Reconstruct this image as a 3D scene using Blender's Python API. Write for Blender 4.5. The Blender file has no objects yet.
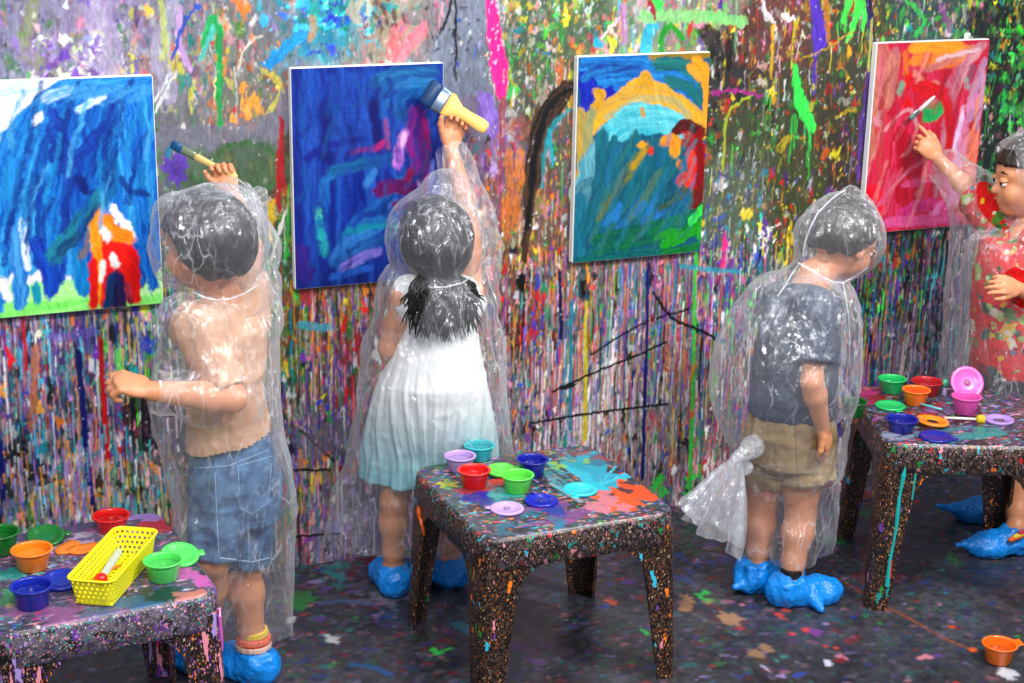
import bpy, bmesh, math, random
import numpy as np
from mathutils import Vector, Matrix
from mathutils.bvhtree import BVHTree

random.seed(7); RS = np.random.RandomState(11)
scene = bpy.context.scene
COL = scene.collection

# ------------------------------------------------------------------ camera
D_, H_, YAW, PITCH, ROLL, FPX = 4.17444, 1.99807, 0.416622, 0.294595, 0.0172367, 1613.83
_fw = np.array([math.sin(YAW)*math.cos(PITCH), math.cos(YAW)*math.cos(PITCH), -math.sin(PITCH)])
_r = np.array([math.cos(YAW), -math.sin(YAW), 0.0]); _u = np.cross(_r, _fw)
_r2 = _r*math.cos(ROLL)+_u*math.sin(ROLL); _u2 = -_r*math.sin(ROLL)+_u*math.cos(ROLL)
CAM = np.array([0, -D_, H_])
def ray(px, py):
    return _fw + _r2*(px-512)/FPX - _u2*(py-341.5)/FPX
def P(px, py, Y):                      # point of the picture at world depth plane y=Y
    d = ray(px, py); return CAM + d*((Y-CAM[1])/d[1])
def Z(px, py, z):                      # point of the picture at height z
    d = ray(px, py); return CAM + d*((z-CAM[2])/d[2])
cd = bpy.data.cameras.new('camera'); cam = bpy.data.objects.new('camera', cd); COL.objects.link(cam)
cd.sensor_width = 36; cd.sensor_fit = 'HORIZONTAL'; cd.lens = FPX/1024*36; cd.clip_start = .05
M3 = Matrix((tuple(_r2), tuple(_u2), tuple(-_fw))).transposed()
cam.matrix_world = Matrix.Translation(Vector(CAM)) @ M3.to_4x4()
scene.camera = cam

# ------------------------------------------------------------------ colour
def lin(c):
    return tuple(((x/12.92) if x <= .04045 else ((x+.055)/1.055)**2.4) for x in c)
C = dict(r=(.80,.09,.10), o=(.95,.48,.10), y=(.92,.80,.15), g=(.12,.55,.22), G=(.25,.85,.25), t=(.08,.55,.55),
         c=(.20,.72,.85), b=(.10,.25,.72), n=(.06,.09,.32), p=(.42,.22,.62), l=(.64,.55,.80), m=(.85,.12,.48),
         k=(.90,.55,.62), w=(.90,.90,.88), h=(.17,.15,.16), q=(.30,.26,.24), z=(.22,.15,.11), u=(.40,.37,.42), f=(.40,.28,.18), d=(.07,.07,.08), a=(.45,.45,.50), e=(.76,.66,.50), v=(.34,.37,.20), s=(.35,.20,.14))

# ------------------------------------------------------------------ materials
def mat(name, col=(.5,.5,.5), rough=.5, **k):
    m = bpy.data.materials.new(name); m.use_nodes = True
    b = m.node_tree.nodes['Principled BSDF']
    b.inputs['Base Color'].default_value = (*lin(col), 1); b.inputs['Roughness'].default_value = rough
    for n, v in k.items():
        b.inputs[n.replace('_', ' ')].default_value = v
    return m
def N(m, t, **k):
    n = m.node_tree.nodes.new(t)
    for a, v in k.items(): setattr(n, a, v)
    return n
def L(m, a, b): m.node_tree.links.new(a, b)
def bump(m, scale=40, strength=.3, dist=.003, detail=4, stretch=(1,1,1), rough=.6):
    b = m.node_tree.nodes['Principled BSDF']
    tc = N(m, 'ShaderNodeTexCoord'); mp = N(m, 'ShaderNodeMapping'); mp.inputs['Scale'].default_value = stretch
    no = N(m, 'ShaderNodeTexNoise'); no.inputs['Scale'].default_value = scale; no.inputs['Detail'].default_value = detail
    no.inputs['Roughness'].default_value = rough
    bp = N(m, 'ShaderNodeBump'); bp.inputs['Strength'].default_value = strength; bp.inputs['Distance'].default_value = dist
    L(m, tc.outputs['Object'], mp.inputs['Vector']); L(m, mp.outputs['Vector'], no.inputs['Vector'])
    L(m, no.outputs['Fac'], bp.inputs['Height']); L(m, bp.outputs['Normal'], b.inputs['Normal'])
    return no
def mottle(m, c1, c2, scale=30, detail=3):
    b = m.node_tree.nodes['Principled BSDF']
    tc = N(m, 'ShaderNodeTexCoord'); no = N(m, 'ShaderNodeTexNoise'); no.inputs['Scale'].default_value = scale; no.inputs['Detail'].default_value = detail
    r = N(m, 'ShaderNodeValToRGB'); r.color_ramp.elements[0].color = (*lin(c1),1); r.color_ramp.elements[1].color = (*lin(c2),1)
    r.color_ramp.elements[0].position = .35; r.color_ramp.elements[1].position = .65
    L(m, tc.outputs['Object'], no.inputs['Vector']); L(m, no.outputs['Fac'], r.inputs['Fac']); L(m, r.outputs['Color'], b.inputs['Base Color'])
    return m
def paint_mat(name, rough=.32, bs=90, bstr=.35, spec=.5):
    m = mat(name, rough=rough); b = m.node_tree.nodes['Principled BSDF']; b.inputs['Specular IOR Level'].default_value = spec
    at = N(m, 'ShaderNodeAttribute'); at.attribute_name = 'paint'
    L(m, at.outputs['Color'], b.inputs['Base Color'])
    bump(m, bs, bstr, .002, 5)
    return m
MW = paint_mat('splattered_wall_paint', .33, 110, .5)
MF = paint_mat('splattered_floor_paint', .34, 60, .5, .5)
MC = paint_mat('acrylic_on_canvas', .3, 160, .25, .4)
MT = paint_mat('splattered_table_paint', .3, 110, .5, .5)
M_white = mat('canvas_white', (.93,.93,.92), .7)

def speckle_mat(name, base, cols, scale=(60,60,22), rough=.35):
    """dark plastic under dense small paint specks: cells, each its own colour, with threshold"""
    m = mat(name, base, rough); b = m.node_tree.nodes['Principled BSDF']
    tc = N(m, 'ShaderNodeTexCoord')
    prev = None
    for li, (sc, thr, cc) in enumerate(cols):
        mp = N(m, 'ShaderNodeMapping'); mp.inputs['Scale'].default_value = sc; mp.inputs['Location'].default_value = (li*3.1, li*1.7, li)
        nz = N(m, 'ShaderNodeTexNoise'); nz.inputs['Scale'].default_value = 1.3; nz.inputs['Detail'].default_value = 2
        L(m, tc.outputs['Object'], mp.inputs['Vector'])
        ad = N(m, 'ShaderNodeVectorMath', operation='MULTIPLY_ADD'); ad.inputs[1].default_value = (1.6,1.6,1.6)
        L(m, mp.outputs['Vector'], nz.inputs['Vector'])
        L(m, nz.outputs['Color'], ad.inputs[0]); L(m, mp.outputs['Vector'], ad.inputs[2])
        vo = N(m, 'ShaderNodeTexVoronoi'); vo.inputs['Scale'].default_value = 1
        L(m, ad.outputs[0], vo.inputs['Vector'])
        sep = N(m, 'ShaderNodeSeparateColor'); L(m, vo.outputs['Color'], sep.inputs['Color'])
        gt = N(m, 'ShaderNodeMath', operation='GREATER_THAN'); gt.inputs[1].default_value = thr; L(m, sep.outputs['Red'], gt.inputs[0])
        ra = N(m, 'ShaderNodeValToRGB'); ra.color_ramp.interpolation = 'CONSTANT'
        e = ra.color_ramp.elements
        while len(e) < len(cc): e.new(.5)
        for i, c in enumerate(cc): e[i].position = i/len(cc); e[i].color = (*lin(C[c]), 1)
        L(m, sep.outputs['Green'], ra.inputs['Fac'])
        mx = N(m, 'ShaderNodeMix', data_type='RGBA'); L(m, gt.outputs[0], mx.inputs[0]); L(m, ra.outputs['Color'], mx.inputs[7])
        if prev is None: mx.inputs[6].default_value = (*lin(base), 1)
        else: L(m, prev, mx.inputs[6])
        prev = mx.outputs[2]
    L(m, prev, b.inputs['Base Color'])
    bump(m, 150, .6, .002, 4)
    return m
M_leg = speckle_mat('speckled_dark_plastic', (.060,.045,.042),
    [((380,380,220),.45,'dfzdfhs'), ((420,420,240),.90,'szfqsqeo'), ((120,120,50),.955,'tpgokqc')])
M_leg_pink = speckle_mat('speckled_plastic_with_pink', (.08,.06,.07),
    [((300,300,120),.45,'dphzdsh'), ((420,420,200),.80,'kszqeoqs'), ((90,90,18),.80,'mkplkh')])
M_apron_grey = speckle_mat('smeared_grey_purple_plastic', (.27,.25,.30),
    [((50,50,60),.4,'uuhupu'), ((200,200,160),.72,'lukqptu'), ((480,480,380),.92,'wkqe')])
M_apron = speckle_mat('speckled_table_rim', (.13,.11,.11),
    [((200,200,130),.45,'hdqfqzu'), ((400,400,260),.84,'qefukqs'), ((110,110,80),.93,'trgokqc')])

# ------------------------------------------------------------------ object helpers
def link(name, me, m, parent=None, smooth=True):
    o = bpy.data.objects.new(name, me); COL.objects.link(o)
    if m: me.materials.append(m)
    if smooth: me.polygons.foreach_set('use_smooth', [True]*len(me.polygons))
    if parent:
        o.parent = parent; o.matrix_parent_inverse = Matrix.Identity(4)
        if not parent.get('_local'): o.matrix_parent_inverse = Matrix.Translation(-parent.location)
    return o
def empty(name, loc, rz=0, local=True):
    o = bpy.data.objects.new(name, None); COL.objects.link(o); o.location = Vector(loc); o.rotation_euler.z = rz
    o.empty_display_size = .05
    if local: o['_local'] = 1
    return o
def tag(o, label, cat, group=None):
    o['label'] = label; o['category'] = cat
    if group: o['group'] = group
    return o
def mesh_np(v, f):
    me = bpy.data.meshes.new('mesh'); v = np.asarray(v, np.float32); f = np.asarray(f, np.int32)
    me.vertices.add(len(v)); me.vertices.foreach_set('co', v.ravel())
    k = f.shape[1]
    me.loops.add(f.size); me.loops.foreach_set('vertex_index', f.ravel())
    me.polygons.add(len(f)); me.polygons.foreach_set('loop_start', np.arange(0, f.size, k, dtype=np.int32))
    me.update(calc_edges=True); me.validate()
    return me
def bm_mesh(bm):
    bmesh.ops.recalc_face_normals(bm, faces=bm.faces)
    me = bpy.data.meshes.new('mesh'); bm.to_mesh(me); bm.free(); return me
def lathe(prof, n=32, bm=None, off=(0,0,0), rot=None):
    bm = bm or bmesh.new(); rings = []
    for r, z in prof:
        rg = []
        for i in range(n):
            a = 2*math.pi*i/n; p = Vector((r*math.cos(a), r*math.sin(a), z))
            if rot: p = rot @ p
            rg.append(bm.verts.new(p+Vector(off)))
        rings.append(rg)
    for a, b in zip(rings, rings[1:]):
        for i in range(n): bm.faces.new((a[i], a[(i+1)%n], b[(i+1)%n], b[i]))
    if prof[0][0] > 1e-5: bm.faces.new(rings[0][::-1])
    if prof[-1][0] > 1e-5: bm.faces.new(rings[-1])
    return bm
def tube(pts, rad, n=8, bm=None, flat=None):
    """round tube through points; rad scalar or list"""
    bm = bm or bmesh.new(); pts = [Vector(p) for p in pts]
    if not hasattr(rad, '__len__'): rad = [rad]*len(pts)
    prev = None; rings = []
    for i, p in enumerate(pts):
        t = (pts[min(i+1, len(pts)-1)]-pts[max(i-1, 0)]).normalized()
        if prev is None:
            a = Vector((0,0,1)) if abs(t.z) < .9 else Vector((1,0,0)); x = t.cross(a).normalized()
        else:
            x = (prev - t*prev.dot(t)).normalized()
        prev = x; y = t.cross(x)
        sx, sy = (1, 1) if flat is None else flat
        rings.append([bm.verts.new(p+(x*math.cos(2*math.pi*k/n)*sx+y*math.sin(2*math.pi*k/n)*sy)*rad[i]) for k in range(n)])
    for a, b in zip(rings, rings[1:]):
        for k in range(n): bm.faces.new((a[k], a[(k+1)%n], b[(k+1)%n], b[k]))
    bm.faces.new(rings[0][::-1]); bm.faces.new(rings[-1])
    return bm

# ------------------------------------------------------------------ noise
_T = RS.rand(64, 64, 64).astype(np.float32)
def vn3(p, off=0):
    p = np.asarray(p, np.float32)+off*7.31+100; i = np.floor(p).astype(np.int32); f = p-i; f = f*f*(3-2*f)
    i0 = i & 63; i1 = (i+1) & 63
    x0, y0, z0 = i0[...,0], i0[...,1], i0[...,2]; x1, y1, z1 = i1[...,0], i1[...,1], i1[...,2]
    fx, fy, fz = f[...,0], f[...,1], f[...,2]
    a = _T[x0,y0,z0]*(1-fx)+_T[x1,y0,z0]*fx; b = _T[x0,y1,z0]*(1-fx)+_T[x1,y1,z0]*fx
    c = _T[x0,y0,z1]*(1-fx)+_T[x1,y0,z1]*fx; d = _T[x0,y1,z1]*(1-fx)+_T[x1,y1,z1]*fx
    return (a*(1-fy)+b*fy)*(1-fz)+(c*(1-fy)+d*fy)*fz
def vn2(x, y, off=0): return vn3(np.stack([x, y, np.zeros_like(x)], -1), off)

# ------------------------------------------------------------------ painter
class Paint:
    def __init__(s, x0, y0, x1, y1, res, base=(.5,.5,.5)):
        s.x0, s.y0, s.res = x0, y0, res
        s.w = int(round((x1-x0)/res))+1; s.h = int(round((y1-y0)/res))+1
        s.rgb = np.empty((s.h, s.w, 3), np.float32); s.rgb[:] = base; s.ht = np.zeros((s.h, s.w), np.float32)
    def box(s, xa, ya, xb, yb):
        i0 = max(0, int((xa-s.x0)/s.res)); i1 = min(s.w, int((xb-s.x0)/s.res)+2)
        j0 = max(0, int((ya-s.y0)/s.res)); j1 = min(s.h, int((yb-s.y0)/s.res)+2)
        if i1 <= i0 or j1 <= j0: return None
        X = s.x0+np.arange(i0, i1, dtype=np.float32)*s.res; Y = s.y0+np.arange(j0, j1, dtype=np.float32)*s.res
        return slice(j0, j1), slice(i0, i1), X[None, :], Y[:, None]
    def put(s, b, a, col, h=0.0):
        js, is_, _, _ = b; a = np.clip(a, 0, 1)[..., None]
        s.rgb[js, is_] = s.rgb[js, is_]*(1-a)+np.asarray(col, np.float32)*a
        if h: s.ht[js, is_] = np.maximum(s.ht[js, is_], a[..., 0]*h)
    def blob(s, x, y, rx, ry, col, a=1.0, irr=.3, h=.0006):
        R = max(rx, ry)*1.5+s.res
        b = s.box(x-R, y-R, x+R, y+R)
        if b is None: return
        dx = (b[2]-x)/rx; dy = (b[3]-y)/ry; r = np.sqrt(dx*dx+dy*dy)
        if irr and max(rx, ry) > 2.2*s.res:
            t = np.arctan2(dy, dx); q = 1
            for k in (2, 3, 5, 8): q = q+irr*RS.randn()*.45/math.sqrt(k)*np.cos(k*t+RS.rand()*6.3)
            r = r/np.maximum(q, .35)
        s.put(b, a*np.clip((1-r)*min(rx, ry)/s.res+.5, 0, 1), col, h)
    def drip(s, x, y, ln, w, col, a=1.0, bulb=1.5, h=.0008):
        b = s.box(x-3*w-.004, y-ln-w*2, x+3*w+.004, y+w*2)
        if b is None: return
        ph = RS.rand()*9; t = (y-b[3])/ln
        xc = x+.15*w*np.sin(t*5+ph)+(RS.rand()-.5)*.02*ln*t
        ww = w*(1-.45*np.clip(t, 0, 1))
        m = np.clip((ww-np.abs(b[2]-xc))/s.res+.5, 0, 1)*np.clip((1-t)*ln/s.res+.5, 0, 1)*np.clip(t*ln/s.res+1, 0, 1)
        if bulb:
            m = np.maximum(m, np.clip((w*bulb*.6-np.hypot(b[2]-x, (b[3]-(y-ln))*.6))/s.res+.5, 0, 1))
        s.put(b, a*m, col, h)
    def stroke(s, pts, w, c1, c2=None, a=1.0, dry=0.0, streak=1.0, h=.0003, freq=1.0, edge=.3):
        """bristle stroke; w scalar or per-point half... full width; c1..c2 mixed in streaks along the stroke"""
        pts = np.asarray(pts, float)
        if len(pts) > 2:                                     # Catmull-Rom
            q = [pts[0]]; e = np.vstack([2*pts[0]-pts[1], pts, 2*pts[-1]-pts[-2]])
            for i in range(1, len(e)-2):
                for t in (.25, .5, .75, 1):
                    q.append(.5*((2*e[i])+(-e[i-1]+e[i+1])*t+(2*e[i-1]-5*e[i]+4*e[i+1]-e[i+2])*t*t+(-e[i-1]+3*e[i]-3*e[i+1]+e[i+2])*t**3))
            q = np.array(q)
        else: q = pts
        n0 = len(pts); W = np.interp(np.linspace(0, 1, len(q)), np.linspace(0, 1, n0), np.atleast_1d(w) if np.ndim(w) else [w]*n0)/2
        m = W.max()*1.4+2*s.res
        b = s.box(q[:,0].min()-m, q[:,1].min()-m, q[:,0].max()+m, q[:,1].max()+m)
        if b is None: return
        X, Y = np.broadcast_arrays(b[2], b[3]); best = np.full(X.shape, 1e9); so = np.zeros(X.shape); sl = np.zeros(X.shape); sw = np.ones(X.shape)*1e-6
        L0 = 0
        for i in range(len(q)-1):
            ax, ay = q[i]; dx, dy = q[i+1]-q[i]; l2 = dx*dx+dy*dy+1e-12; l = math.sqrt(l2)
            t = np.clip(((X-ax)*dx+(Y-ay)*dy)/l2, 0, 1)
            ex = X-ax-t*dx; ey = Y-ay-t*dy; d = np.hypot(ex, ey); g = d < best
            best = np.where(g, d, best); so = np.where(g, np.sign(dx*ey-dy*ex)*d, so); sl = np.where(g, L0+t*l, sl); sw = np.where(g, W[i]+(W[i+1]-W[i])*t, sw)
            L0 += l
        sd = RS.rand()*50
        wid = max(W.max(), 1e-4)
        n1 = vn2(so/wid*5*freq+sd, sl/wid*.35+sd*.3); n2 = vn2(so/wid*13*freq+sd, sl/wid*.8-sd)
        n = np.clip((n1*.6+n2*.4-.5)*2.2*streak+.5, 0, 1)
        ed = vn2(so*0+np.sign(so)*3+sd, sl/wid*1.5, 3)
        al = np.clip((sw*(1-edge*ed)-best)/s.res+.5, 0, 1)
        rag = (n2*.6+vn2(so/wid*22+sd, so*0, 5)*.4)*wid*.9
        capd = np.where(sl < L0*.5, sl, L0-sl)+np.clip(sw-best, 0, None)*.6
        if L0 > wid*1.2: al = al*np.clip((capd-rag*.7)/s.res+.5, 0, 1)
        if dry: al = al*np.clip((n2*.7+n1*.3-dry)*6+.5, 0, 1)
        c1 = np.array(lin(c1)); c2 = c1*.8 if c2 is None else np.array(lin(c2))
        col = c1+(c2-c1)*n[..., None]
        s.put(b, a*al, col, 0)
        js, is_ = b[0], b[1]; s.ht[js, is_] = np.where(al > .5, h*(.2+.8*n), s.ht[js, is_])
    def sample(s, x, y):
        fx = np.clip((x-s.x0)/s.res, 0, s.w-1.001); fy = np.clip((y-s.y0)/s.res, 0, s.h-1.001)
        i = fx.astype(int); j = fy.astype(int); u = (fx-i)[..., None]; v = (fy-j)[..., None]
        A = s.rgb; c = (A[j,i]*(1-u)+A[j,i+1]*u)*(1-v)+(A[j+1,i]*(1-u)+A[j+1,i+1]*u)*v
        u = u[...,0]; v = v[...,0]; B = s.ht
        return c, (B[j,i]*(1-u)+B[j,i+1]*u)*(1-v)+(B[j+1,i]*(1-u)+B[j+1,i+1]*u)*v
def set_paint(me, col):
    a = me.color_attributes.new('paint', 'FLOAT_COLOR', 'POINT')
    c = np.ones((len(me.vertices), 4), np.float32); c[:, :3] = col; a.data.foreach_set('color', c.ravel())
def grid_faces(nx, ny):
    i = np.arange((nx-1)*(ny-1)); r = i//(nx-1); c = i % (nx-1); a = r*nx+c
    return np.stack([a, a+1, a+nx+1, a+nx], -1)

# ================================================================== THE WALL
def W(px, py):
    p = P(px, py, 0.0); return (p[0], p[2])
def Wc(px, py, Y=-.03):
    p = P(px, py, Y); return (p[0], p[2])
SC = 1/410.                                   # about one picture pixel in metres on the wall
wp = Paint(-1.8, 0, 6.0, 2.4, .0027)
# zones of the wall: centre in the picture, ground colour, paint colours thrown there, share of drips, density
ZN = [(30,40,(.50,.49,.60),'lwvyppkgal',.15,.6,1.5),(110,30,(.55,.50,.64),'lwwplakyg',.15,.7,1.5),(170,50,(.46,.44,.50),'wlpgokyta',.2,1.0,1.3),(230,60,(.42,.42,.42),'okwtgrwoeyk',.2,1.4,1.2),
 (255,115,(.42,.40,.38),'oooykgwrt',.3,1.2,1.2),(265,140,(.42,.42,.46),'aaowg',.2,.2,1),(290,20,(.40,.45,.50),'tcwaolt',.1,.8,1.2),(330,25,(.30,.52,.58),'tcctwab',.1,.9,1.4),(385,30,(.58,.54,.47),'kerwdce',.1,.8,1.3),(420,40,(.48,.45,.47),'kkrwctd',.2,1,1.3),
 (455,40,(.44,.47,.54),'aaawlb',.3,.25,1.2),(450,90,(.40,.43,.50),'aab',.1,.15,1),(530,50,(.28,.33,.26),'gtywkgGoew',.15,1.7,1.0),(580,30,(.30,.36,.28),'gtykgwGyor',.15,1.7,1.0),(540,130,(.33,.32,.27),'oyrpwkgvs',.5,1.4,1.0),
 (500,150,(.40,.33,.42),'oprlwksto',.6,1.3,1.0),(530,220,(.38,.30,.24),'ooyrwkpge',.75,1.4,1.0),(640,20,(.45,.50,.42),'kGgcrwly',.2,1.2,1.3),(700,20,(.50,.45,.42),'kgGwrpy',.2,1.2,1.3),
 (730,70,(.16,.17,.17),'dgwyros',.5,1.0,1.0),(770,30,(.35,.22,.20),'rykwogs',.4,1.3,1.0),(760,130,(.22,.25,.17),'yrgwvvoGs',.5,1.1,.9),(735,200,(.32,.36,.30),'bawgycve',.5,1.5,.9),(790,190,(.22,.26,.16),'vyyrgwvp',.5,1.0,.9),
 (830,110,(.22,.22,.16),'vyrwgpos',.5,1.0,.9),(850,30,(.24,.24,.18),'yGgovwr',.4,1.0,1.1),(855,170,(.20,.18,.17),'rpyovsw',.6,1.0,.9),(930,20,(.20,.27,.28),'tgvywGk',.3,1.2,1.1),(1005,60,(.08,.12,.09),'dgdGvty',.3,1.2,1.2),(1000,140,(.09,.12,.10),'ggddkw',.4,.9,1.1),
 (170,140,(.40,.40,.42),'awpge',.3,.8,1),(250,190,(.25,.32,.22),'gvgvrwy',.5,.8,1),(280,180,(.28,.26,.18),'ryowgyr',.6,1.4,1),(275,260,(.20,.30,.18),'gGgrwyvg',.6,1.3,1),(290,330,(.18,.28,.16),'gGvroytw',.7,1.4,1),(290,400,(.22,.20,.18),'gstowpk',.8,1.4,1),
 (20,360,(.30,.25,.36),'pblktowcr',.85,1.6,.95),(70,350,(.26,.22,.36),'pblktcowp',.85,1.6,.95),(130,350,(.22,.24,.26),'gtwbylkG',.8,1.6,.95),(40,440,(.20,.24,.30),'tbcpkwodt',.9,1.5,.95),(110,430,(.18,.20,.30),'bctpkwdlr',.9,1.5,.95),(150,420,(.07,.07,.08),'dddkwpn',.8,.6,1),
 (50,500,(.42,.48,.50),'wctgoypbkd',.95,1.7,.95),(120,490,(.44,.46,.46),'wgokctypd',.95,1.7,.95),(320,320,(.30,.30,.28),'gbryopwk',.7,1.6,1.1),(340,370,(.32,.26,.28),'prwkgbyl',.8,1.5,1),(320,430,(.36,.32,.38),'plwakgbo',.7,1.2,1),(300,500,(.52,.50,.46),'ywgorkcb',.6,1.5,1),(340,520,(.46,.42,.48),'wlkapl',.5,.9,1),
 (520,320,(.36,.22,.20),'rotwkgbdr',.85,1.5,.95),(570,310,(.34,.32,.36),'tbawkrog',.9,1.5,.95),(620,310,(.40,.36,.38),'kwroatbgl',.9,1.6,.95),(680,300,(.38,.32,.40),'lpwktrbgo',.9,1.6,.95),(720,290,(.30,.24,.34),'pmbtwkG',.85,1.5,.95),
 (530,400,(.50,.46,.46),'wkarboptd',.95,1.5,.9),(600,400,(.62,.58,.58),'wwkrobgtl',.95,1.7,.9),(660,400,(.58,.52,.52),'wkroybtpg',.95,1.7,.9),(720,380,(.38,.34,.36),'wprbgktdo',.95,1.6,.9),(620,455,(.66,.62,.61),'wwkraobd',.95,1.3,.85),(680,470,(.46,.42,.44),'wkrobgtd',.95,1.3,.9),
 (870,260,(.14,.15,.14),'dtropgv',.85,1.2,.95),(900,300,(.14,.15,.17),'dtpobGnk',.9,1.3,.95),(900,345,(.45,.42,.44),'wwkdtblo',.9,1.3,1),(940,300,(.13,.16,.20),'tgdnpkcw',.9,1.3,.95),(860,360,(.18,.17,.19),'dpkotb',.9,1.2,1),(950,380,(.30,.28,.30),'wdkpt',.9,1.0,1)]
zc = np.array([W(a, b) for a, b, *_ in ZN]); zcol = np.array([lin(z[2]) for z in ZN])
def zones(x, z, sharp=.0016):
    d = (x[..., None]-zc[:, 0])**2+(z[..., None]-zc[:, 1])**2
    return d
# ground
for j0 in range(0, wp.h, 64):
    js = slice(j0, min(wp.h, j0+64)); X = wp.x0+np.arange(wp.w)*wp.res; Yy = wp.y0+np.arange(js.start, js.stop)*wp.res
    X, Yy = np.meshgrid(X, Yy)
    wx = X+(vn2(X*22, Yy*14, 1)-.5)*.10+(vn2(X*70, Yy*45, 2)-.5)*.04; wy = Yy+(vn2(X*22, Yy*12, 3)-.5)*.14+(vn2(X*70, Yy*40, 4)-.5)*.05
    d = zones(wx, wy); w = 1/(d+.0012)**3; w /= w.sum(-1, keepdims=True)
    wp.rgb[js] = w @ zcol
    wp.rgb[js] *= (.8+.4*vn2(X*160, Yy*50, 5)+.25*(vn2(X*300, Yy*260, 6)-.5))[..., None]
def jit(c, s=.10):
    c = np.array(C[c]); c = c*(1+RS.randn()*s)+RS.randn(3)*s*.35; return lin(np.clip(c, .02, .96))
def pick(x, z):
    d = (zc[:, 0]-x)**2+(zc[:, 1]-z)**2; d = d*(.5+RS.rand(len(d))); return ZN[int(np.argmin(d))]
def throw(n, big=False):
    for _ in range(n):
        x = RS.uniform(-1.8, 6.0) if RS.rand() < .22 else RS.uniform(.3, 3.95); z = RS.uniform(0, 2.4) if RS.rand() < .2 else RS.uniform(0, 1.68)
        q = pick(x, z)
        if RS.rand() > q[5]/1.7: continue
        c = jit(q[3][RS.randint(len(q[3]))], .16); s = q[6]; c = tuple(np.array(c)*RS.uniform(.45, 1.0))
        if z > .85 and x > 1.1: q = (*q[:4], q[4]*.45, *q[5:])
        if RS.rand() < q[4]:
            w = (abs(RS.randn())*.0011+.0009)*s
            if big: w *= 1.8
            wp.drip(x, z, (RS.rand()**2.2*.085+.006)*(1.8 if big else 1), w, c, RS.uniform(.45, .95), bulb=RS.choice([0, 1.5, 2.4]))
        elif big:
            wp.blob(x, z, abs(RS.randn())*.008*s+.004, abs(RS.randn())*.011*s+.005, c, RS.uniform(.25, .75), .9)
        else:
            r = (abs(RS.randn())**1.5*.0022+.0012)*s
            wp.blob(x, z, r, r*RS.uniform(.7, 2.2), c, RS.uniform(.35, 1.0), .8)
def throw_low(n):
    for _ in range(n):
        x, z = RS.uniform(.3, 3.95), RS.uniform(.0, .88); q = pick(x, z); c = np.array(jit(q[3][int((vn3(np.array([x*20, z*6, 3.5]), 5)*1.5+RS.rand()*.6)*len(q[3])) % len(q[3])], .14))*RS.uniform(.45, 1.15)
        if RS.rand() < .62: r_ = RS.uniform(.0014, .0036); wp.blob(x, z, r_, r_*RS.uniform(1.2, 5.5), tuple(np.clip(c, 0, .95)), RS.uniform(.7, 1), .8)
        else: wp.drip(x, z, RS.rand()**2.2*.12+.010, RS.uniform(.0008, .0021), tuple(np.clip(c, 0, .95)), RS.uniform(.6, 1), bulb=RS.choice([0, 0, 2.0]))
    for _ in range(n//4):
        x, z = RS.uniform(.3, 3.95), RS.uniform(.05, .92); q = pick(x, z); k = q[3][RS.randint(len(q[3]))]
        k = q[3][int((vn3(np.array([x*16, z*4, .5]), 9)*1.4+RS.rand()*.5)*len(q[3])) % len(q[3])]; c = jit(k if RS.rand() < .78 else 'd', .14); ln = RS.rand()**1.6*.20+.02
        
        if RS.rand() < .5: wp.drip(x, z, ln, RS.uniform(.0012, .0030), c, .95, bulb=RS.choice([0, 1.6, 2.0]))
        else: r_ = abs(RS.randn())*.003+.003; wp.blob(x, z, r_, r_*RS.uniform(1, 3.5), c, .92, 1.0)
throw(5000, True); throw(52000); throw_low(15000)
def S(px, w, c1, c2=None, **k):
    wp.stroke([W(*p) for p in px], (np.array(w)*1.3+.8)*SC if np.ndim(w) else (w*1.3+.8)*SC, c1, c2, **k)
def drips(p0, n, spread, ln, w, col):
    for _ in range(n):
        x, z = W(p0[0]+RS.uniform(-spread, spread), p0[1]+(RS.uniform(-48, 48) if n > 8 else RS.uniform(-.5, .4)*ln if n > 4 else 0)); wp.drip(x, z, RS.uniform(.15, .8)**1.3*ln*SC if n > 4 else RS.uniform(.4,1)*ln*SC, w*SC/2*RS.uniform(.5,1.1), lin(col), .85)
# distinct features
S([(95,0),(110,60),(95,75)], 26, (.62,.56,.72), (.74,.70,.80), a=.7)
S([(175,0),(160,50),(170,100)], 16, (.70,.66,.78), (.55,.55,.65), a=.6)
S([(35,0),(25,50),(60,72)], 12, (.55,.52,.22), (.5,.6,.3), a=.55)
for _ in range(60):
    x, z = W(RS.uniform(30, 100), RS.uniform(38, 78)); wp.blob(x, z, .006+RS.rand()*.008, .006+RS.rand()*.008, jit(RS.choice(list('plpaw'))), .8, .8)
for _ in range(260):                                                     # turquoise burst
    a = RS.uniform(0, 6.28); r = abs(RS.randn())*16; x, z = W(325+math.cos(a)*r*1.5, 14+math.sin(a)*r); wp.blob(x, z, .003+RS.rand()*.012, .003+RS.rand()*.012, jit(RS.choice(list('tcctb')), .15), .85, .8)
S([(272,62),(290,44),(306,34)], 11, (.08,.50,.75), (.12,.6,.8)); S([(300,55),(318,38),(345,44)], 9, (.15,.55,.65), a=.8); S([(265,63),(280,60)], 9, (.05,.5,.75))
S([(311,14),(314,30),(310,42)], 5, (.75,.55,.35), a=.8)
S([(388,40),(402,46),(420,30)], 22, (.75,.62,.50), (.68,.58,.50), a=.5)
S([(392,60),(396,35),(405,22)], 14, (.80,.33,.36), (.85,.45,.5), a=.85, dry=.3); S([(400,58),(412,40),(424,26)], 12, (.88,.45,.55), a=.85, dry=.3)
for q in ([(383,32),(376,18),(372,10)], [(389,26),(384,12),(382,5)], [(396,24),(394,10)], [(404,24),(404,12)]): S(q, 4, (.28,.20,.18), a=.85, dry=.25)
S([(360,20),(350,10),(362,2)], 10, (.70,.66,.58), a=.8)
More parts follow.
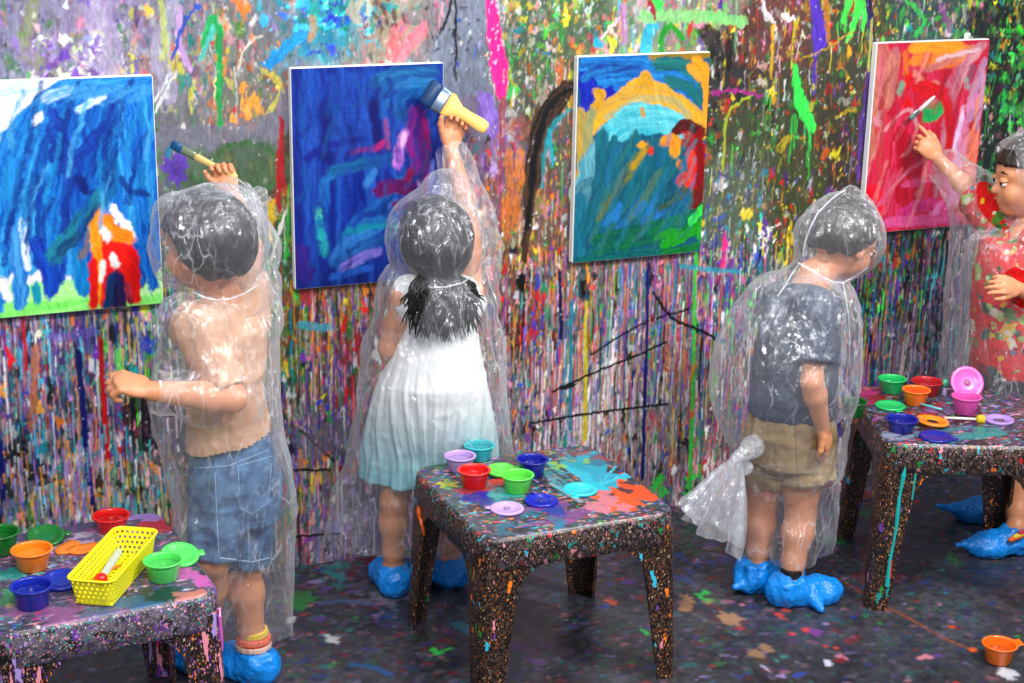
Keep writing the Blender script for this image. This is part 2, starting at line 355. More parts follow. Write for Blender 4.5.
S([(455,0),(456,40),(456,82)], [2,2.5,1], (.05,.05,.06)); S([(451,0),(446,18),(440,34)], 2, (.05,.05,.06))
for _ in range(25):
    x, z = W(RS.uniform(425, 480), RS.uniform(0, 60)); wp.blob(x, z, .004, .004, lin((.12,.12,.15)), .8, .5)
S([(490,-5),(494,30),(498,65),(502,100)], [10,14,20,8], (.88,.05,.48), (.95,.15,.55), streak=.5)
drips((503,95), 2, 3, 160, 4, (.60,.15,.30))
for _ in range(40):
    x, z = W(RS.uniform(486, 505), RS.uniform(0, 80)); wp.blob(x, z, .002, .003, lin((.95,.85,.9)), .9, .4)
S([(482,92),(490,118),(494,140)], [16,22,8], (.42,.30,.66), (.55,.42,.78), a=.9); drips((490,130), 5, 8, 60, 4, (.5,.38,.7))
S([(510,125),(528,132)], 22, (.60,.22,.20), (.5,.25,.2), a=.65, dry=.35)
for q in ([(508,150),(512,215)], [(520,148),(516,230)], [(560,60),(562,110)], [(508,240),(505,200)]): S(q, 9, (.88,.50,.15), (.7,.35,.15), a=.8, dry=.35)
S([(577,82),(556,100),(540,132),(532,180),(528,225),(523,265)], [15,24,24,18,10,7], (.04,.035,.035), (.30,.20,.14), streak=.9); S([(577,84),(552,104),(536,150),(528,230)], [4,7,7,5], (.03,.03,.03))
x, z = W(521, 282); wp.blob(x, z, .016, .030, lin((.03,.03,.03)), 1, .25); drips((521,290), 2, 2, 90, 3, (.04,.04,.04))
S([(575,108),(555,122),(545,150),(541,190)], [3,5,5,3], (.10,.55,.58), a=.85); S([(548,130),(552,165)], 4, (.1,.6,.65))
x, z = W(583, 285); wp.blob(x, z, .020, .05, lin((.08,.22,.24)), .85, .3); drips((586,280), 2, 3, 25, 9, (.04,.05,.05))
# green lasso, loop and lines at upper left
S([(203,48),(212,20),(222,38)], 7, (.08,.58,.28), (.1,.7,.35)); S([(219,35),(220,80),(220,132)], [7,6,5], (.10,.62,.30), (.05,.5,.25)); S([(200,60),(214,28)], 4, (.3,.75,.7))
S([(182,5),(178,40),(184,58),(190,70)], 5, (.78,.62,.85)); S([(172,60),(182,28),(200,2)], 3, (.15,.3,.7)); S([(160,0),(165,40),(162,60)], 6, (.75,.8,.35), a=.7)
S([(176,72),(155,112)], 2.2, (.85,.85,.86)); S([(171,72),(154,102)], 1.6, (.85,.85,.86)); S([(262,36),(246,45),(238,70)], 2, (.85,.8,.75))
for q in ([(250,100),(248,128)], [(255,95),(262,118)], [(234,115),(232,132)], [(243,85),(246,110)]): S(q, 7, (.93,.55,.12), (.9,.65,.2), a=.85, dry=.3)
S([(262,70),(280,85),(268,115),(255,118)], 5, (.80,.75,.25), a=.75, dry=.25)
S([(160,136),(220,138),(285,120)], 22, (.44,.44,.50), (.40,.40,.46), a=.85, streak=.4); S([(286,90),(284,130)], 14, (.45,.46,.52), a=.9, streak=.4)
th = np.linspace(0, 6.4, 15)
x, z = W(246, 168); wp.blob(x, z, .125, .075, lin((.26,.36,.25)), .8, .12); x, z = W(190, 172); wp.blob(x, z, .07, .06, lin((.27,.37,.26)), .8, .12)
S([(246+34*math.cos(t), 168+25*math.sin(t)) for t in th], 2.5, (.20,.40,.18), a=.8, edge=.1); S([(192+30*math.cos(t), 168+20*math.sin(t)) for t in th], 2, (.35,.42,.35), a=.5)
S([(170,146),(168,160),(168,172)], [4,5,2], (.10,.50,.66), a=.85); x, z = W(176, 168); wp.blob(x, z, .032, .040, lin((.36,.24,.66)), .95, .6); drips((174,168), 6, 8, 34, 3, (.35,.22,.65))
for q in ([(281,118),(282,190)], [(279,150),(279,210)]): S(q, 4.5, (.62,.06,.10), a=.95)
S([(272,200),(268,240)], 6, (.85,.70,.12), a=.8, dry=.3); S([(285,210),(270,262)], 1.5, (.85,.85,.8)); S([(290,195),(280,235)], 1.5, (.85,.85,.8)); S([(292,130),(286,260)], 2, (.2,.7,.25))
# top middle-right
S([(640,18),(690,16),(745,22)], 13, (.50,.72,.45), (.42,.78,.42), a=.85); drips((690,22), 14, 48, 34, 4, (.42,.62,.42))
S([(662,55),(662,34),(672,26),(682,40)], 6, (.10,.50,.12), (.12,.6,.15)); S([(645,55),(648,32),(656,28)], 12, (.15,.68,.80), (.2,.6,.7)); S([(620,18),(602,38)], 2.5, (.85,.85,.85)); S([(596,40),(600,46)], 9, (.15,.65,.8))
S([(622,5),(625,45)], 8, (.70,.45,.70), a=.7, dry=.3); S([(650,0),(655,18)], 4, (.6,.1,.2)); S([(655,-4),(660,8)], 11, (.2,.85,.3))
S([(700,30),(712,38),(722,80)], [14,20,12], (.05,.05,.06), a=.85, dry=.2); S([(730,40),(728,70)], 8, (.05,.05,.05), a=.85); 
S([(712,94),(735,91),(762,95)], 3.5, (.62,.15,.48)); S([(770,96),(764,112)], 2.5, (.1,.05,.08)); S([(723,170),(727,115),(750,96)], 2.5, (.65,.72,.15), a=.85)
S([(762,0),(766,15),(776,24)], [3,6,3], (.80,.78,.78)); S([(782,14),(795,20)], [5,4], (.88,.86,.85)); S([(773,25),(771,80)], [4,2], (.85,.65,.15))
S([(813,-5),(818,25),(820,42),(812,60)], [10,16,18,4], (.26,.14,.62), (.34,.20,.72)); drips((814,50), 2, 3, 60, 4, (.3,.18,.6))
S([(795,62),(797,85),(802,105),(814,130)], [7,9,15,12], (.18,.80,.28), (.22,.88,.32), streak=.4); drips((795,115), 2, 3, 70, 3, (.15,.7,.25)); drips((810,125), 2, 3, 90, 3.5, (.15,.7,.25)); drips((803,120), 3, 8, 30, 4, (.2,.8,.3))
for q in ([(850,0),(843,22)], [(860,2),(850,30)], [(862,0),(846,45)], [(866,10),(862,30)], [(856,0),(868,6)]): S(q, [9,4], (.20,.85,.25), (.3,.92,.35), streak=.4)
drips((846,30), 5, 8, 40, 2.5, (.2,.8,.25))
S([(868,-5),(872,50),(866,100),(860,170)], [9,9,8,4], (.08,.05,.12), (.3,.18,.5)); S([(862,110),(858,180)], 4, (.34,.18,.55), a=.9); S([(872,20),(868,70)], 3, (.8,.8,.3), a=.7)
S([(835,118),(848,110),(856,112)], 5, (.75,.65,.10), a=.85, dry=.3); S([(778,150),(790,135)], 9, (.75,.68,.10), a=.8, dry=.35); S([(800,60),(832,45),(852,32)], 2, (.75,.6,.15), a=.8); S([(828,40),(826,0)], 7, (.85,.5,.1), a=.7, dry=.3)
S([(905,0),(925,20),(915,35)], 5, (.2,.75,.3), a=.8); S([(970,15),(1010,12)], 20, (.05,.06,.05), a=.7); S([(940,5),(950,30)], 8, (.6,.3,.6), a=.6)
for _ in range(90):
    x, z = W(RS.uniform(996, 1024), RS.uniform(30, 130)); wp.blob(x, z, .004+RS.rand()*.012, .005+RS.rand()*.014, jit(RS.choice(list('gddgG')), .2), .8, .9)
# lower wall
S([(100,338),(104,400),(108,462)], [4,5,4], (.72,.06,.08)); S([(78,350),(84,420),(92,512)], [5,6,5], (.05,.08,.40)); S([(0,440),(3,500)], 5, (.05,.08,.4)); S([(22,300),(26,370)], 3, (.75,.12,.15))
for a_, b_, r1, r2 in ((15,455,.022,.04), (38,470,.03,.03), (148,432,.035,.06), (140,400,.03,.04), (128,415,.02,.03), (45,480,.025,.015)):
    x, z = W(a_, b_); wp.blob(x, z, r1, r2, lin((.05,.05,.07)), .85, .5)
S([(48,338),(70,336),(96,330)], 9, (.42,.36,.75), a=.75, dry=.25); S([(36,345),(32,430)], 7, (.80,.45,.20), a=.75, dry=.3); S([(118,350),(120,372)], 6, (.45,.9,.3), a=.8, dry=.3); S([(145,340),(150,350)], 13, (.12,.25,.75), a=.85)
drips((70,440), 26, 75, 50, 2.0, (.88,.88,.92)); drips((110,470), 30, 60, 50, 2.2, (.15,.65,.7)); drips((60,480), 40, 60, 45, 2.4, (.92,.6,.2)); drips((50,470), 30, 60, 55, 2.6, (.6,.45,.8))
S([(200,330),(292,334)], 6, (.2,.6,.25), a=.5)
S([(305,300),(308,292)], 14, (.75,.15,.15), a=.7); S([(300,325),(330,328)], 8, (.15,.65,.75), a=.8, dry=.2); S([(357,335),(361,365)], 6, (.70,.12,.12), a=.9); S([(350,340),(345,365)], 5, (.6,.1,.1), a=.8); S([(300,430),(335,462)], 2, (.06,.06,.06)); S([(292,470),(330,470)], 2.5, (.06,.06,.05)); S([(292,537),(340,533)], 2, (.06,.06,.05))
x, z = W(330, 440); wp.blob(x, z, .07, .05, lin((.42,.38,.46)), .5, .5)
drips((620,330), 26, 90, 150, 2.2, (.12,.25,.65)); drips((620,330), 26, 90, 150, 2.0, (.75,.15,.15)); drips((630,300), 24, 90, 160, 2.0, (.12,.55,.55)); drips((640,300), 20, 90, 160, 2.0, (.88,.5,.15)); drips((600,380), 60, 110, 60, 2.0, (.9,.88,.88)); drips((640,340), 20, 90, 120, 2.2, (.08,.08,.1))
drips((870,280), 20, 60, 90, 2.2, (.1,.45,.5)); drips((900,270), 18, 50, 90, 2.4, (.05,.05,.06)); drips((900,290), 10, 50, 70, 2.2, (.85,.5,.15)); drips((912,330), 14, 14, 40, 2.5, (.88,.85,.85)); drips((930,290), 12, 40, 70, 2.2, (.45,.25,.6))
S([(648,262),(646,360),(642,480)], [3,4,5], (.07,.10,.42)); S([(586,300),(585,440)], [3,5], (.80,.72,.15)); S([(571,300),(570,430)], 4, (.15,.5,.6)); S([(560,270),(561,340)], 4, (.06,.09,.3))
S([(696,232),(694,330),(690,480)], [3.5,4,4.5], (.25,.75,.25)); S([(653,292),(672,318),(700,330),(722,342)], 3, (.05,.05,.06)); S([(716,334),(724,342)], 5, (.1,.45,.6))
S([(552,392),(600,370),(640,354),(666,342)], 2.2, (.05,.05,.05)); S([(590,355),(640,325),(690,308)], 1.8, (.06,.06,.06)); S([(530,423),(600,412),(668,404)], 2.5, (.06,.06,.06)); S([(575,385),(560,388)], 5, (.1,.1,.1))
S([(680,266),(712,270),(740,272)], 5, (.15,.6,.7), a=.85); S([(715,372),(712,400)], 8, (.35,.8,.25), a=.75, dry=.3); S([(693,410),(691,418)], 6, (.75,.4,.1)); S([(694,365),(690,380)], 5, (.8,.5,.15), a=.8)
for a_, b_ in ((690,480), (688,495), (660,480), (663,492), (655,485), (695,508)):
    x, z = W(a_, b_); wp.blob(x, z, .014+RS.rand()*.01, .014+RS.rand()*.012, lin((.20,.80,.30)), .9, 1.0)
drips((660,470), 10, 20, 40, 3, (.1,.5,.6)); drips((690,470), 6, 12, 40, 3, (.15,.7,.25))
for _ in range(11):
    x, z = W(766+RS.randn()*8, 236+RS.randn()*8); wp.blob(x, z, .004+RS.rand()*.004, .003+RS.rand()*.003, lin((.92,.92,.9)), .95, .9)
for _ in range(2600):                                                    # fine white and dark flecks everywhere
    x, z = RS.uniform(.3, 3.95), RS.uniform(.0, 1.68); wp.blob(x, z, .0014, .0018, lin((.92,.92,.9)) if RS.rand() < .6 else lin((.06,.06,.07)), .9, 0)

xs = np.concatenate([np.arange(-1.8, .3, .03), np.arange(.3, 3.95, .0027), np.arange(3.95, 6.0, .03)]); zs = np.concatenate([np.arange(0, 1.66, .0027), np.arange(1.66, 2.4, .03)])
X, Zz = np.meshgrid(xs, zs)
gx = ((vn2(X*130, Zz*70, 21)-.5)*.0075+(vn2(X*45, Zz*22, 22)-.5)*.008)*np.clip((Zz-.35)*1.4, .42, 1); gz = ((vn2(X*110, Zz*60, 23)-.5)*.016+(vn2(X*260, Zz*200, 24)-.5)*.006)*np.clip((Zz-.35)*1.4, .3, 1)
c, h = wp.sample(X+gx, Zz+gz)
k = .68+.50*vn2(X*190, Zz*75, 25)+.22*vn2(X*28, Zz*9, 26)-.05; c = c*k[..., None]
me = mesh_np(np.stack([X.ravel(), -h.ravel()-.0004, Zz.ravel()], -1), grid_faces(len(xs), len(zs)))
set_paint(me, c.reshape(-1, 3)); wall = link('wall_back', me, MW); wall['kind'] = 'structure'; wall['label'] = 'wall covered in layers of splattered and dripping paint'
del wp

# ================================================================== THE FLOOR
fp = Paint(-1.8, -4.6, 6.0, .02, .005)
X, Yy = np.meshgrid(fp.x0+np.arange(fp.w)*fp.res, fp.y0+np.arange(fp.h)*fp.res)
n = vn2(X*5, Yy*6, 1)*.5+vn2(X*14, Yy*17, 2)*.3+vn2(X*50, Yy*60, 3)*.2
fa = np.array(lin((.12,.13,.15))); fb = np.array(lin((.31,.31,.34)))
fp.rgb[:] = fa+(fb-fa)*np.clip((n-.3)*2.2, 0, 1)[..., None]
nb = vn2(X*9, Yy*11, 6)
fp.rgb *= (1+(vn2(X*7, Yy*8, 8)-.5)[..., None]*np.array([.35,0,-.2]))*(.75+.5*vn2(X*120, Yy*120, 9))[..., None]
rt = np.clip((X-1.9)/1.0, 0, 1)[..., None]; fp.rgb *= .86
fp.rgb = fp.rgb*(1-.35*np.clip((nb-.6)*5, 0, 1)[..., None])
for _ in range(52000):
    x = RS.uniform(.2, 4.2); y = -abs(RS.randn())*.75
    if RS.rand() < .25: x, y = RS.uniform(-1.8, 6), RS.uniform(-4.6, 0)
    nearwall = math.exp(y*4); q = 'atbgpkraldsnatvd'; cc = np.array(C[q[RS.randint(len(q))]])
    mixd = RS.rand()**1.5*.62*(1-nearwall)+nearwall*RS.rand()*1.0
    mixd = max(mixd, .95 if RS.rand() < .03 else 0)
    cc = cc*mixd+np.array((.16,.16,.19))*(1-mixd)
    r = abs(RS.randn())*.0036+.0024
    fp.blob(x, y, r*RS.uniform(.7,2.2), r*1.2, lin(cc), .65, .7, h=.0004)
def F(px, py): p = Z(px, py, 0); return (p[0], p[1])
def FS(px, w, c1, c2=None, **k): fp.stroke([F(*p) for p in px], np.array(w)/400 if np.ndim(w) else w/400, c1, c2, h=.0005, **k)
def FB(px, py, r, c, a=.9, irr=.8, n=1, sp=0):
    for _ in range(n):
        x, y = F(px+RS.randn()*sp, py+RS.randn()*sp*.5); fp.blob(x, y, r/400*RS.uniform(.6,1.3), r/400*RS.uniform(.8,1.6), lin(c), a, irr)
FB(686,608,9,(.62,.47,.34),.9); FB(690,602,5,(.62,.47,.34),.8,.9,4,7); FB(730,618,9,(.62,.47,.34),.8,.9,3,4); FB(752,650,8,(.55,.42,.30),.85,.9,2,5)
FB(612,602,6,(.72,.30,.20),.9); FB(640,598,5,(.45,.15,.18),.8); FB(808,633,4,(.80,.2,.15),.9,.9,4,9); FB(836,645,3,(.8,.25,.15),.9,.9,2,6); FB(780,613,4,(.75,.25,.2),.9,.8,3,7)
FB(645,632,4,(.2,.7,.3)); FB(436,652,5,(.2,.8,.3)); FS([(434,654),(452,648)], 4, (.2,.82,.35)); FB(706,594,4,(.15,.65,.3),.9,.9,4,6); FB(830,541,6,(.15,.55,.25),.8,.9,6,9); FB(950,560,5,(.15,.45,.2),.8,.9,5,9)
FB(815,630,5,(.45,.2,.5),.8,.8,3,5); FB(765,668,3,(.7,.7,.8)); FB(828,665,4,(.75,.75,.85),.8,.9,2,4); FB(1008,674,6,(.75,.75,.78),.9,.9,4,5)
FS([(838,578),(870,598),(905,616),(940,636),(976,652)], [3,2,4,3,4], (.65,.30,.12), (.45,.25,.12), dry=.2); FB(973,650,5,(.85,.35,.12)); FB(952,627,4,(.75,.3,.12))
FB(335,640,6,(.75,.75,.75),.9,1,3,6); FB(289,620,4,(.8,.8,.8),.8,.9,3,3); FB(395,600,10,(.5,.48,.55),.4,.9,8,20); FS([(318,604),(345,601),(378,606)], 9, (.22,.40,.62), (.3,.35,.5), a=.7, dry=.3)
FS([(350,664),(375,668),(392,676)], 9, (.10,.35,.60), a=.8, dry=.2); FB(482,628,8,(.1,.4,.5),.7,.9,6,8); FB(300,600,8,(.15,.5,.25),.7,.9,8,7); FB(340,572,7,(.12,.5,.5),.6,.9,14,22)
FB(365,562,9,(.35,.05,.15),.7,.9,5,8); FB(520,645,7,(.35,.2,.45),.5,.9,10,20); FB(700,560,7,(.2,.25,.5),.6,.9,10,22); FB(870,575,8,(.4,.15,.12),.6,.9,6,14); FB(845,490,9,(.45,.12,.1),.7,.9,10,14); FB(850,510,8,(.15,.45,.2),.6,.9,6,14)
xs = np.concatenate([np.arange(-1.8, .2, .04), np.arange(.2, 3.9, .0052), np.arange(3.9, 6.0, .04)]); ys = np.concatenate([np.arange(-4.6, -1.35, .04), np.arange(-1.35, .0, .0052), [0.0]])
X, Yy = np.meshgrid(xs, ys); c, h = fp.sample(X, Yy)
me = mesh_np(np.stack([X.ravel(), Yy.ravel(), h.ravel()], -1), grid_faces(len(xs), len(ys)))
set_paint(me, c.reshape(-1, 3)); fl = link('floor', me, MF); fl['kind'] = 'structure'; fl['label'] = 'dark floor spattered with drips of coloured paint'
del fp

# ================================================================== THE FOUR CANVASES
CW, CH = .4295, .600
class Cv:
    def __init__(s, xc, zc_, base):
        s.blur = 2
        s.xc, s.zc = xc, zc_; s.p = Paint(xc-CW/2, zc_-CH/2, xc+CW/2, zc_+CH/2, .0018, lin(base))
    def S(s, px, w, c1, c2=None, **k):
        w = np.array(w)*1.0 if np.ndim(w) else float(w)
        s.p.stroke([Wc(*q) for q in px], (w*1.25+2.5)*SC, c1, c2, **k)
    def B(s, px, py, rx, ry, c, a=1, irr=.4):
        x, z = Wc(px, py); s.p.blob(x, z, rx*SC, ry*SC, lin(c), a, irr)
    def build(s, label):
        e = empty('canvas_picture', (s.xc, 0, s.zc-CH/2)); tag(e, label, 'painting', 'canvases hung in a row on the wall')
        bm = bmesh.new(); bmesh.ops.create_cube(bm, size=1, matrix=Matrix.Translation((0, -.0148, CH/2)) @ Matrix.Diagonal((CW+.004, .0265, CH+.004, 1)))
        bmesh.ops.bevel(bm, geom=bm.edges[:], offset=.0025, segments=2, affect='EDGES')
        link('stretched_canvas', bm_mesh(bm), M_white, e, smooth=False)
        xs = np.arange(0, CW+1e-6, CW/238)-CW/2; zs = np.arange(0, CH+1e-6, CH/332); X, Zz = np.meshgrid(xs, zs)
        gx = (vn2(X*90, Zz*90, 31)-.5)*.006+(vn2(X*25, Zz*25, 33)-.5)*.010; gz = (vn2(X*90, Zz*90, 32)-.5)*.006+(vn2(X*25, Zz*25, 34)-.5)*.010
        A = s.p.rgb
        for _ in range(s.blur):
            A[1:-1, 1:-1] = A[1:-1, 1:-1]*.3+(A[:-2, 1:-1]+A[2:, 1:-1]+A[1:-1, :-2]+A[1:-1, 2:])*.175
        c, h = s.p.sample(X+s.xc+gx, Zz+s.zc-CH/2+gz)
        wv = vn2(X*10, Zz*8, 35)*3; k = vn2(X*330*.8+Zz*40*wv, Zz*28+X*12, 36)*.6+vn2(X*150+Zz*60, Zz*20, 37)*.4
        c = c*(.70+.6*k)[..., None]; h = h+k*.0004
        me = mesh_np(np.stack([X.ravel(), -h.ravel()*1.1-.0285, Zz.ravel()], -1), grid_faces(len(xs), len(zs))); set_paint(me, c.reshape(-1, 3))
        link('painted_surface', me, MC, e)
        return e
R_ = random.Random(3)
def jp(pts, j): return [(a+R_.uniform(-j, j), b+R_.uniform(-j, j)) for a, b in pts]
# 1: blue sky, orange and red house
c1 = Cv(.6049, 1.1374, (.95,.95,.95)); S1 = c1.S
blues = [((.02,.33,.72),(.12,.56,.86)), ((.0,.28,.68),(.08,.48,.80)), ((.05,.42,.78),(.22,.66,.90)), ((.02,.22,.62),(.05,.42,.76))]
S1([(-30,322),(40,313),(100,303),(172,291)], 44, (.42,.88,.34), (.60,.95,.50), streak=.6)
S1([(-20,296),(80,290),(166,284)], 18, (.60,.95,.50), (.75,.97,.65))
for i in range(9):
    y = 92+i*9; b = blues[i % 3]
    S1(jp([(150,80+i*4),(100,84+i*5),(55,y+6),(18,y+40),(4,y+90),(-4,y+150)], 5), R_.uniform(12, 18), *b, edge=.3)
for i in range(15):
    x = 8+i*10; b = blues[i % 4]; e_ = 282-abs(R_.gauss(0, 8)) if x < 80 or x > 125 else 206
    if i == 1: continue
    S1(jp([(x+28-i*1.2,108),(x+8,160),(x+4,215),(x+4,e_)], 4), R_.uniform(11, 16), *b, edge=.3)
for i in range(5): S1(jp([(112+i*9,80),(116+i*9,130),(122+i*8,190),(128+i*8,250)], 2), 11, *blues[(i+1) % 3], edge=.2)
S1([(150,76),(155,130),(160,200),(156,270)], 9, *blues[1]); S1([(60,88),(90,82),(148,78)], 10, *blues[2]); S1([(140,200),(148,250),(154,290)], 9, (.0,.25,.65), (.1,.5,.85)); S1([(130,230),(138,270),(142,286)], 8, *blues[3])
S1([(50,110),(70,150),(66,210),(60,282)], 9, (.03,.12,.55), (.1,.35,.75)); S1([(35,240),(48,270),(52,296)], 12, (.03,.15,.62), (.05,.3,.75)); S1([(14,230),(20,280),(18,306)], 13, (.0,.4,.75), (.3,.65,.9)); S1([(36,285),(38,303)], 9, (.05,.6,.72)); S1([(78,250),(84,296)], 11, (.0,.4,.72), (.05,.55,.8))
S1([(104,130),(84,150),(62,170)], 11, (.02,.14,.52), (.08,.3,.7)); S1([(108,136),(92,172),(84,190)], 10, (.02,.14,.50), (.05,.35,.7)); S1([(50,130),(62,146),(52,158)], 16, (.03,.12,.55), (.05,.3,.65)); S1([(80,178),(86,192),(96,194)], 6, (.02,.12,.45)); S1([(120,178),(132,190),(150,195)], 4, (.02,.15,.5), a=.8)
S1([(108,190),(86,215),(66,240),(52,262)], 15, (.03,.33,.52), (.10,.50,.60)); S1([(96,205),(78,235),(60,254)], 7, (.02,.20,.42), (.1,.4,.5)); S1([(112,150),(110,196)], 12, (.03,.33,.60), (.1,.45,.72))
S1([(42,100),(56,95),(70,90)], 9, (.92,.95,.97), (.45,.75,.92), dry=.2); S1([(78,110),(94,102),(104,96)], 5, (.90,.95,.97), (.45,.75,.92), dry=.15); S1([(34,124),(40,114)], 6, (.93,.96,.98)); S1([(20,220),(26,250),(28,270)], 6, (.93,.96,.98), (.5,.75,.95), dry=.1); S1([(2,95),(20,88),(40,83)], 14, (.95,.96,.97), (.6,.83,.94), dry=.25); S1([(0,280),(8,298)], 8, (.95,.96,.97))
S1([(100,208),(88,240),(80,258)], 6, (.55,.38,.25), (.15,.4,.5), a=.8)
S1([(112,240),(112,300)], 36, (.88,.07,.05), (.96,.12,.08), streak=.5, edge=.05)
S1([(112,206),(126,226),(134,238)], 7, (.95,.96,.95), a=.95)
S1([(100,212),(96,240),(97,262),(96,305)], [9,10,8,5], (.95,.50,.04), (.98,.62,.12)); S1([(104,216),(114,232),(134,240)], [12,13,11], (.96,.55,.08), (.93,.42,.05)); S1([(107,226),(97,232)], 8, (.95,.58,.1))
S1([(92,262),(94,308)], 7, (.88,.06,.05)); S1([(133,250),(136,302)], 8, (.90,.05,.05)); S1([(104,228),(108,240)], 6, (.95,.95,.93)); S1([(113,256),(115,268)], 7, (.95,.93,.92)); S1([(102,262),(101,282)], 3.5, (.95,.95,.93)); S1([(109,272),(108,300)], 2, (.9,.05,.05))
S1([(114,275),(110,290),(108,310)], [9,9,8], (.03,.10,.32), (.06,.25,.45)); S1([(118,274),(122,290),(122,308)], [5,7,7], (.05,.10,.35), (.3,.1,.15)); S1([(116,283),(116,308)], 3, (.05,.1,.3)); S1([(127,284),(131,304)], 4, (.25,.05,.12), (.75,.2,.3))
for i in range(46):
    x = R_.uniform(0, 150); y = R_.uniform(92, 230)
    if y > 195 and 84 < x < 140: continue
    S1(jp([(x+16,y-22),(x+5,y+5),(x,y+R_.uniform(25, 50))], 3), R_.uniform(2, 5), R_.choice([(.30,.68,.90),(.02,.20,.60),(.10,.55,.80),(.02,.30,.66),(.0,.15,.5)]), dry=.42, a=.85)
for i in range(14): S1(jp([(30+i*8,100+R_.uniform(-4,4)),(50+i*8,92),(70+i*7,88)], 3), 3, (.25,.62,.88), dry=.45, a=.8)
c1.build('leftmost canvas, blue brushed sky over a red house with orange roof')
# 2: deep blue with magenta
c2 = Cv(1.3995, 1.1416, (.03,.10,.45)); S2 = c2.S
db = [((.03,.10,.45),(.05,.20,.58)), ((.02,.08,.40),(.03,.16,.52)), ((.04,.16,.52),(.10,.30,.66))]
for i in range(16):
    x = 294+i*10; S2(jp([(x,62),(x+1,120),(x-1,180),(x+2,292)], 3), R_.uniform(13, 18), *db[i % 3], edge=.1)
for i in range(10): S2(jp([(305+i*11,72),(306+i*11,110),(304+i*11,150)], 4), R_.uniform(5, 9), (.04,.16,.52), (.10,.30,.66), dry=.4, a=.8)
S2([(325,100),(327,135),(324,160)], 9, (.02,.05,.40)); S2([(374,100),(378,150)], 9, (.02,.05,.38)); S2([(305,160),(320,150),(360,138)], 6, (.05,.12,.5))
S2([(372,85),(400,72),(436,74)], 12, (.03,.22,.50), (.12,.42,.62)); S2([(384,110),(392,86),(436,84)], 9, (.02,.28,.52), (.15,.45,.68)); S2([(400,118),(402,96),(430,92)], 9, (.04,.25,.55), (.10,.40,.60)); S2([(395,80),(384,100),(388,135)], 5, (.08,.30,.62))
S2([(330,172),(370,163),(400,160)], 11, (.03,.25,.50), (.05,.35,.55)); S2([(325,180),(322,220),(326,255)], 12, (.03,.25,.58), (.12,.42,.70))
for i in range(9): S2(jp([(400-i*3,175+i*9),(370-i*2,205+i*7),(332+i*2,262)], 5), R_.uniform(8, 13), (.03,.18,.52), (.14,.42,.70), dry=.15)
S2([(376,170),(366,186)], 6, (.2,.45,.72), dry=.3); S2([(350,245),(380,215),(398,200)], 4, (.15,.45,.75), dry=.3)
S2([(420,110),(418,150),(426,180)], 12, (.45,.08,.45), (.25,.10,.50)); S2([(413,108),(411,140),(418,170)], 8, (.60,.10,.50), (.40,.15,.6)); S2([(424,118),(428,150),(424,200)], 6, (.35,.06,.35), (.6,.1,.45)); S2([(398,168),(400,150),(406,132)], 9, (.50,.28,.70), (.75,.45,.80)); S2([(402,144),(405,134)], 7, (.92,.72,.86), (.75,.5,.8)); S2([(412,170),(408,190),(418,196)], 8, (.50,.06,.30)); S2([(376,190),(398,186),(420,194)], 14, (.38,.05,.30), (.25,.08,.35)); S2([(395,206),(415,202)], 10, (.35,.06,.33)); S2([(386,120),(388,150)], 4, (.55,.25,.5), a=.8, dry=.2); S2([(350,152),(386,146)], 4, (.45,.08,.35), a=.7, dry=.3); S2([(372,150),(384,142)], 4, (.6,.1,.4)); S2([(419,180),(421,186)], 3, (.85,.6,.85)); S2([(434,160),(430,190)], 3, (.4,.45,.8))
S2([(345,236),(370,224),(400,220)], 6, (.05,.42,.60), (.1,.3,.6)); S2([(348,232),(378,226),(400,228)], 4, (.05,.50,.60)); S2([(360,216),(390,210)], 5, (.05,.2,.5)); S2([(380,240),(398,236)], 9, (.04,.30,.55))
S2([(342,270),(358,260),(382,250)], [9,11,5], (.35,.32,.72), (.55,.50,.82)); S2([(330,278),(355,272),(372,268)], 6, (.12,.35,.75)); S2([(300,246),(302,262),(308,278)], 17, (.20,.10,.40), (.12,.10,.5)); S2([(300,225),(296,245)], 10, (.05,.10,.5))
S2([(318,208),(318,220)], [5,7], (.35,.85,.60)); S2([(318,218),(322,240),(324,256)], [6,8,8], (.08,.50,.55), (.12,.62,.65)); S2([(322,180),(335,176)], 4, (.1,.4,.7))
S2([(330,258),(350,242),(372,232)], 7, (.10,.30,.68), (.2,.5,.75), dry=.2)
for i in range(60):
    x = R_.uniform(300, 438); y = R_.uniform(75, 250); S2(jp([(x,y),(x+R_.uniform(-3,8),y+15),(x+R_.uniform(-8,3),y+R_.uniform(20, 40))], 2), R_.uniform(2, 5), R_.choice([(.08,.24,.62),(.02,.06,.38),(.03,.14,.5),(.04,.28,.55)]), dry=.42, a=.75)
c2.blur = 5; c2.build('deep blue canvas with magenta smears, the one the girl in the white dress reaches for')
# 3: mustard and teal swirl
c3 = Cv(2.2409, 1.1439, (.05,.30,.40)); S3 = c3.S
for i in range(6): S3(jp([(582,62+i*5),(620,60+i*6),(660,64+i*5),(700,76+i*6)], 2), 10, (.02,.30,.60), (.12,.50,.78))
S3([(584,76),(590,100),(586,122)], 22, (.03,.08,.55), (.05,.15,.65)); S3([(594,90),(606,100),(610,88)], 14, (.05,.08,.62)); S3([(582,80),(600,70),(640,68)], 8, (.03,.15,.50), (.1,.45,.7))
S3([(652,56),(680,55),(712,52)], 12, (.62,.48,.08), (.50,.40,.10)); S3([(655,64),(685,66),(704,84),(706,98)], 14, (.02,.28,.35), (.10,.45,.42)); S3([(695,60),(706,75),(708,110)], 11, (.90,.58,.08), (.80,.50,.1)); S3([(666,80),(690,88),(700,104)], 10, (.02,.33,.40), (.1,.42,.4)); S3([(690,66),(700,80)], 8, (.85,.58,.15))
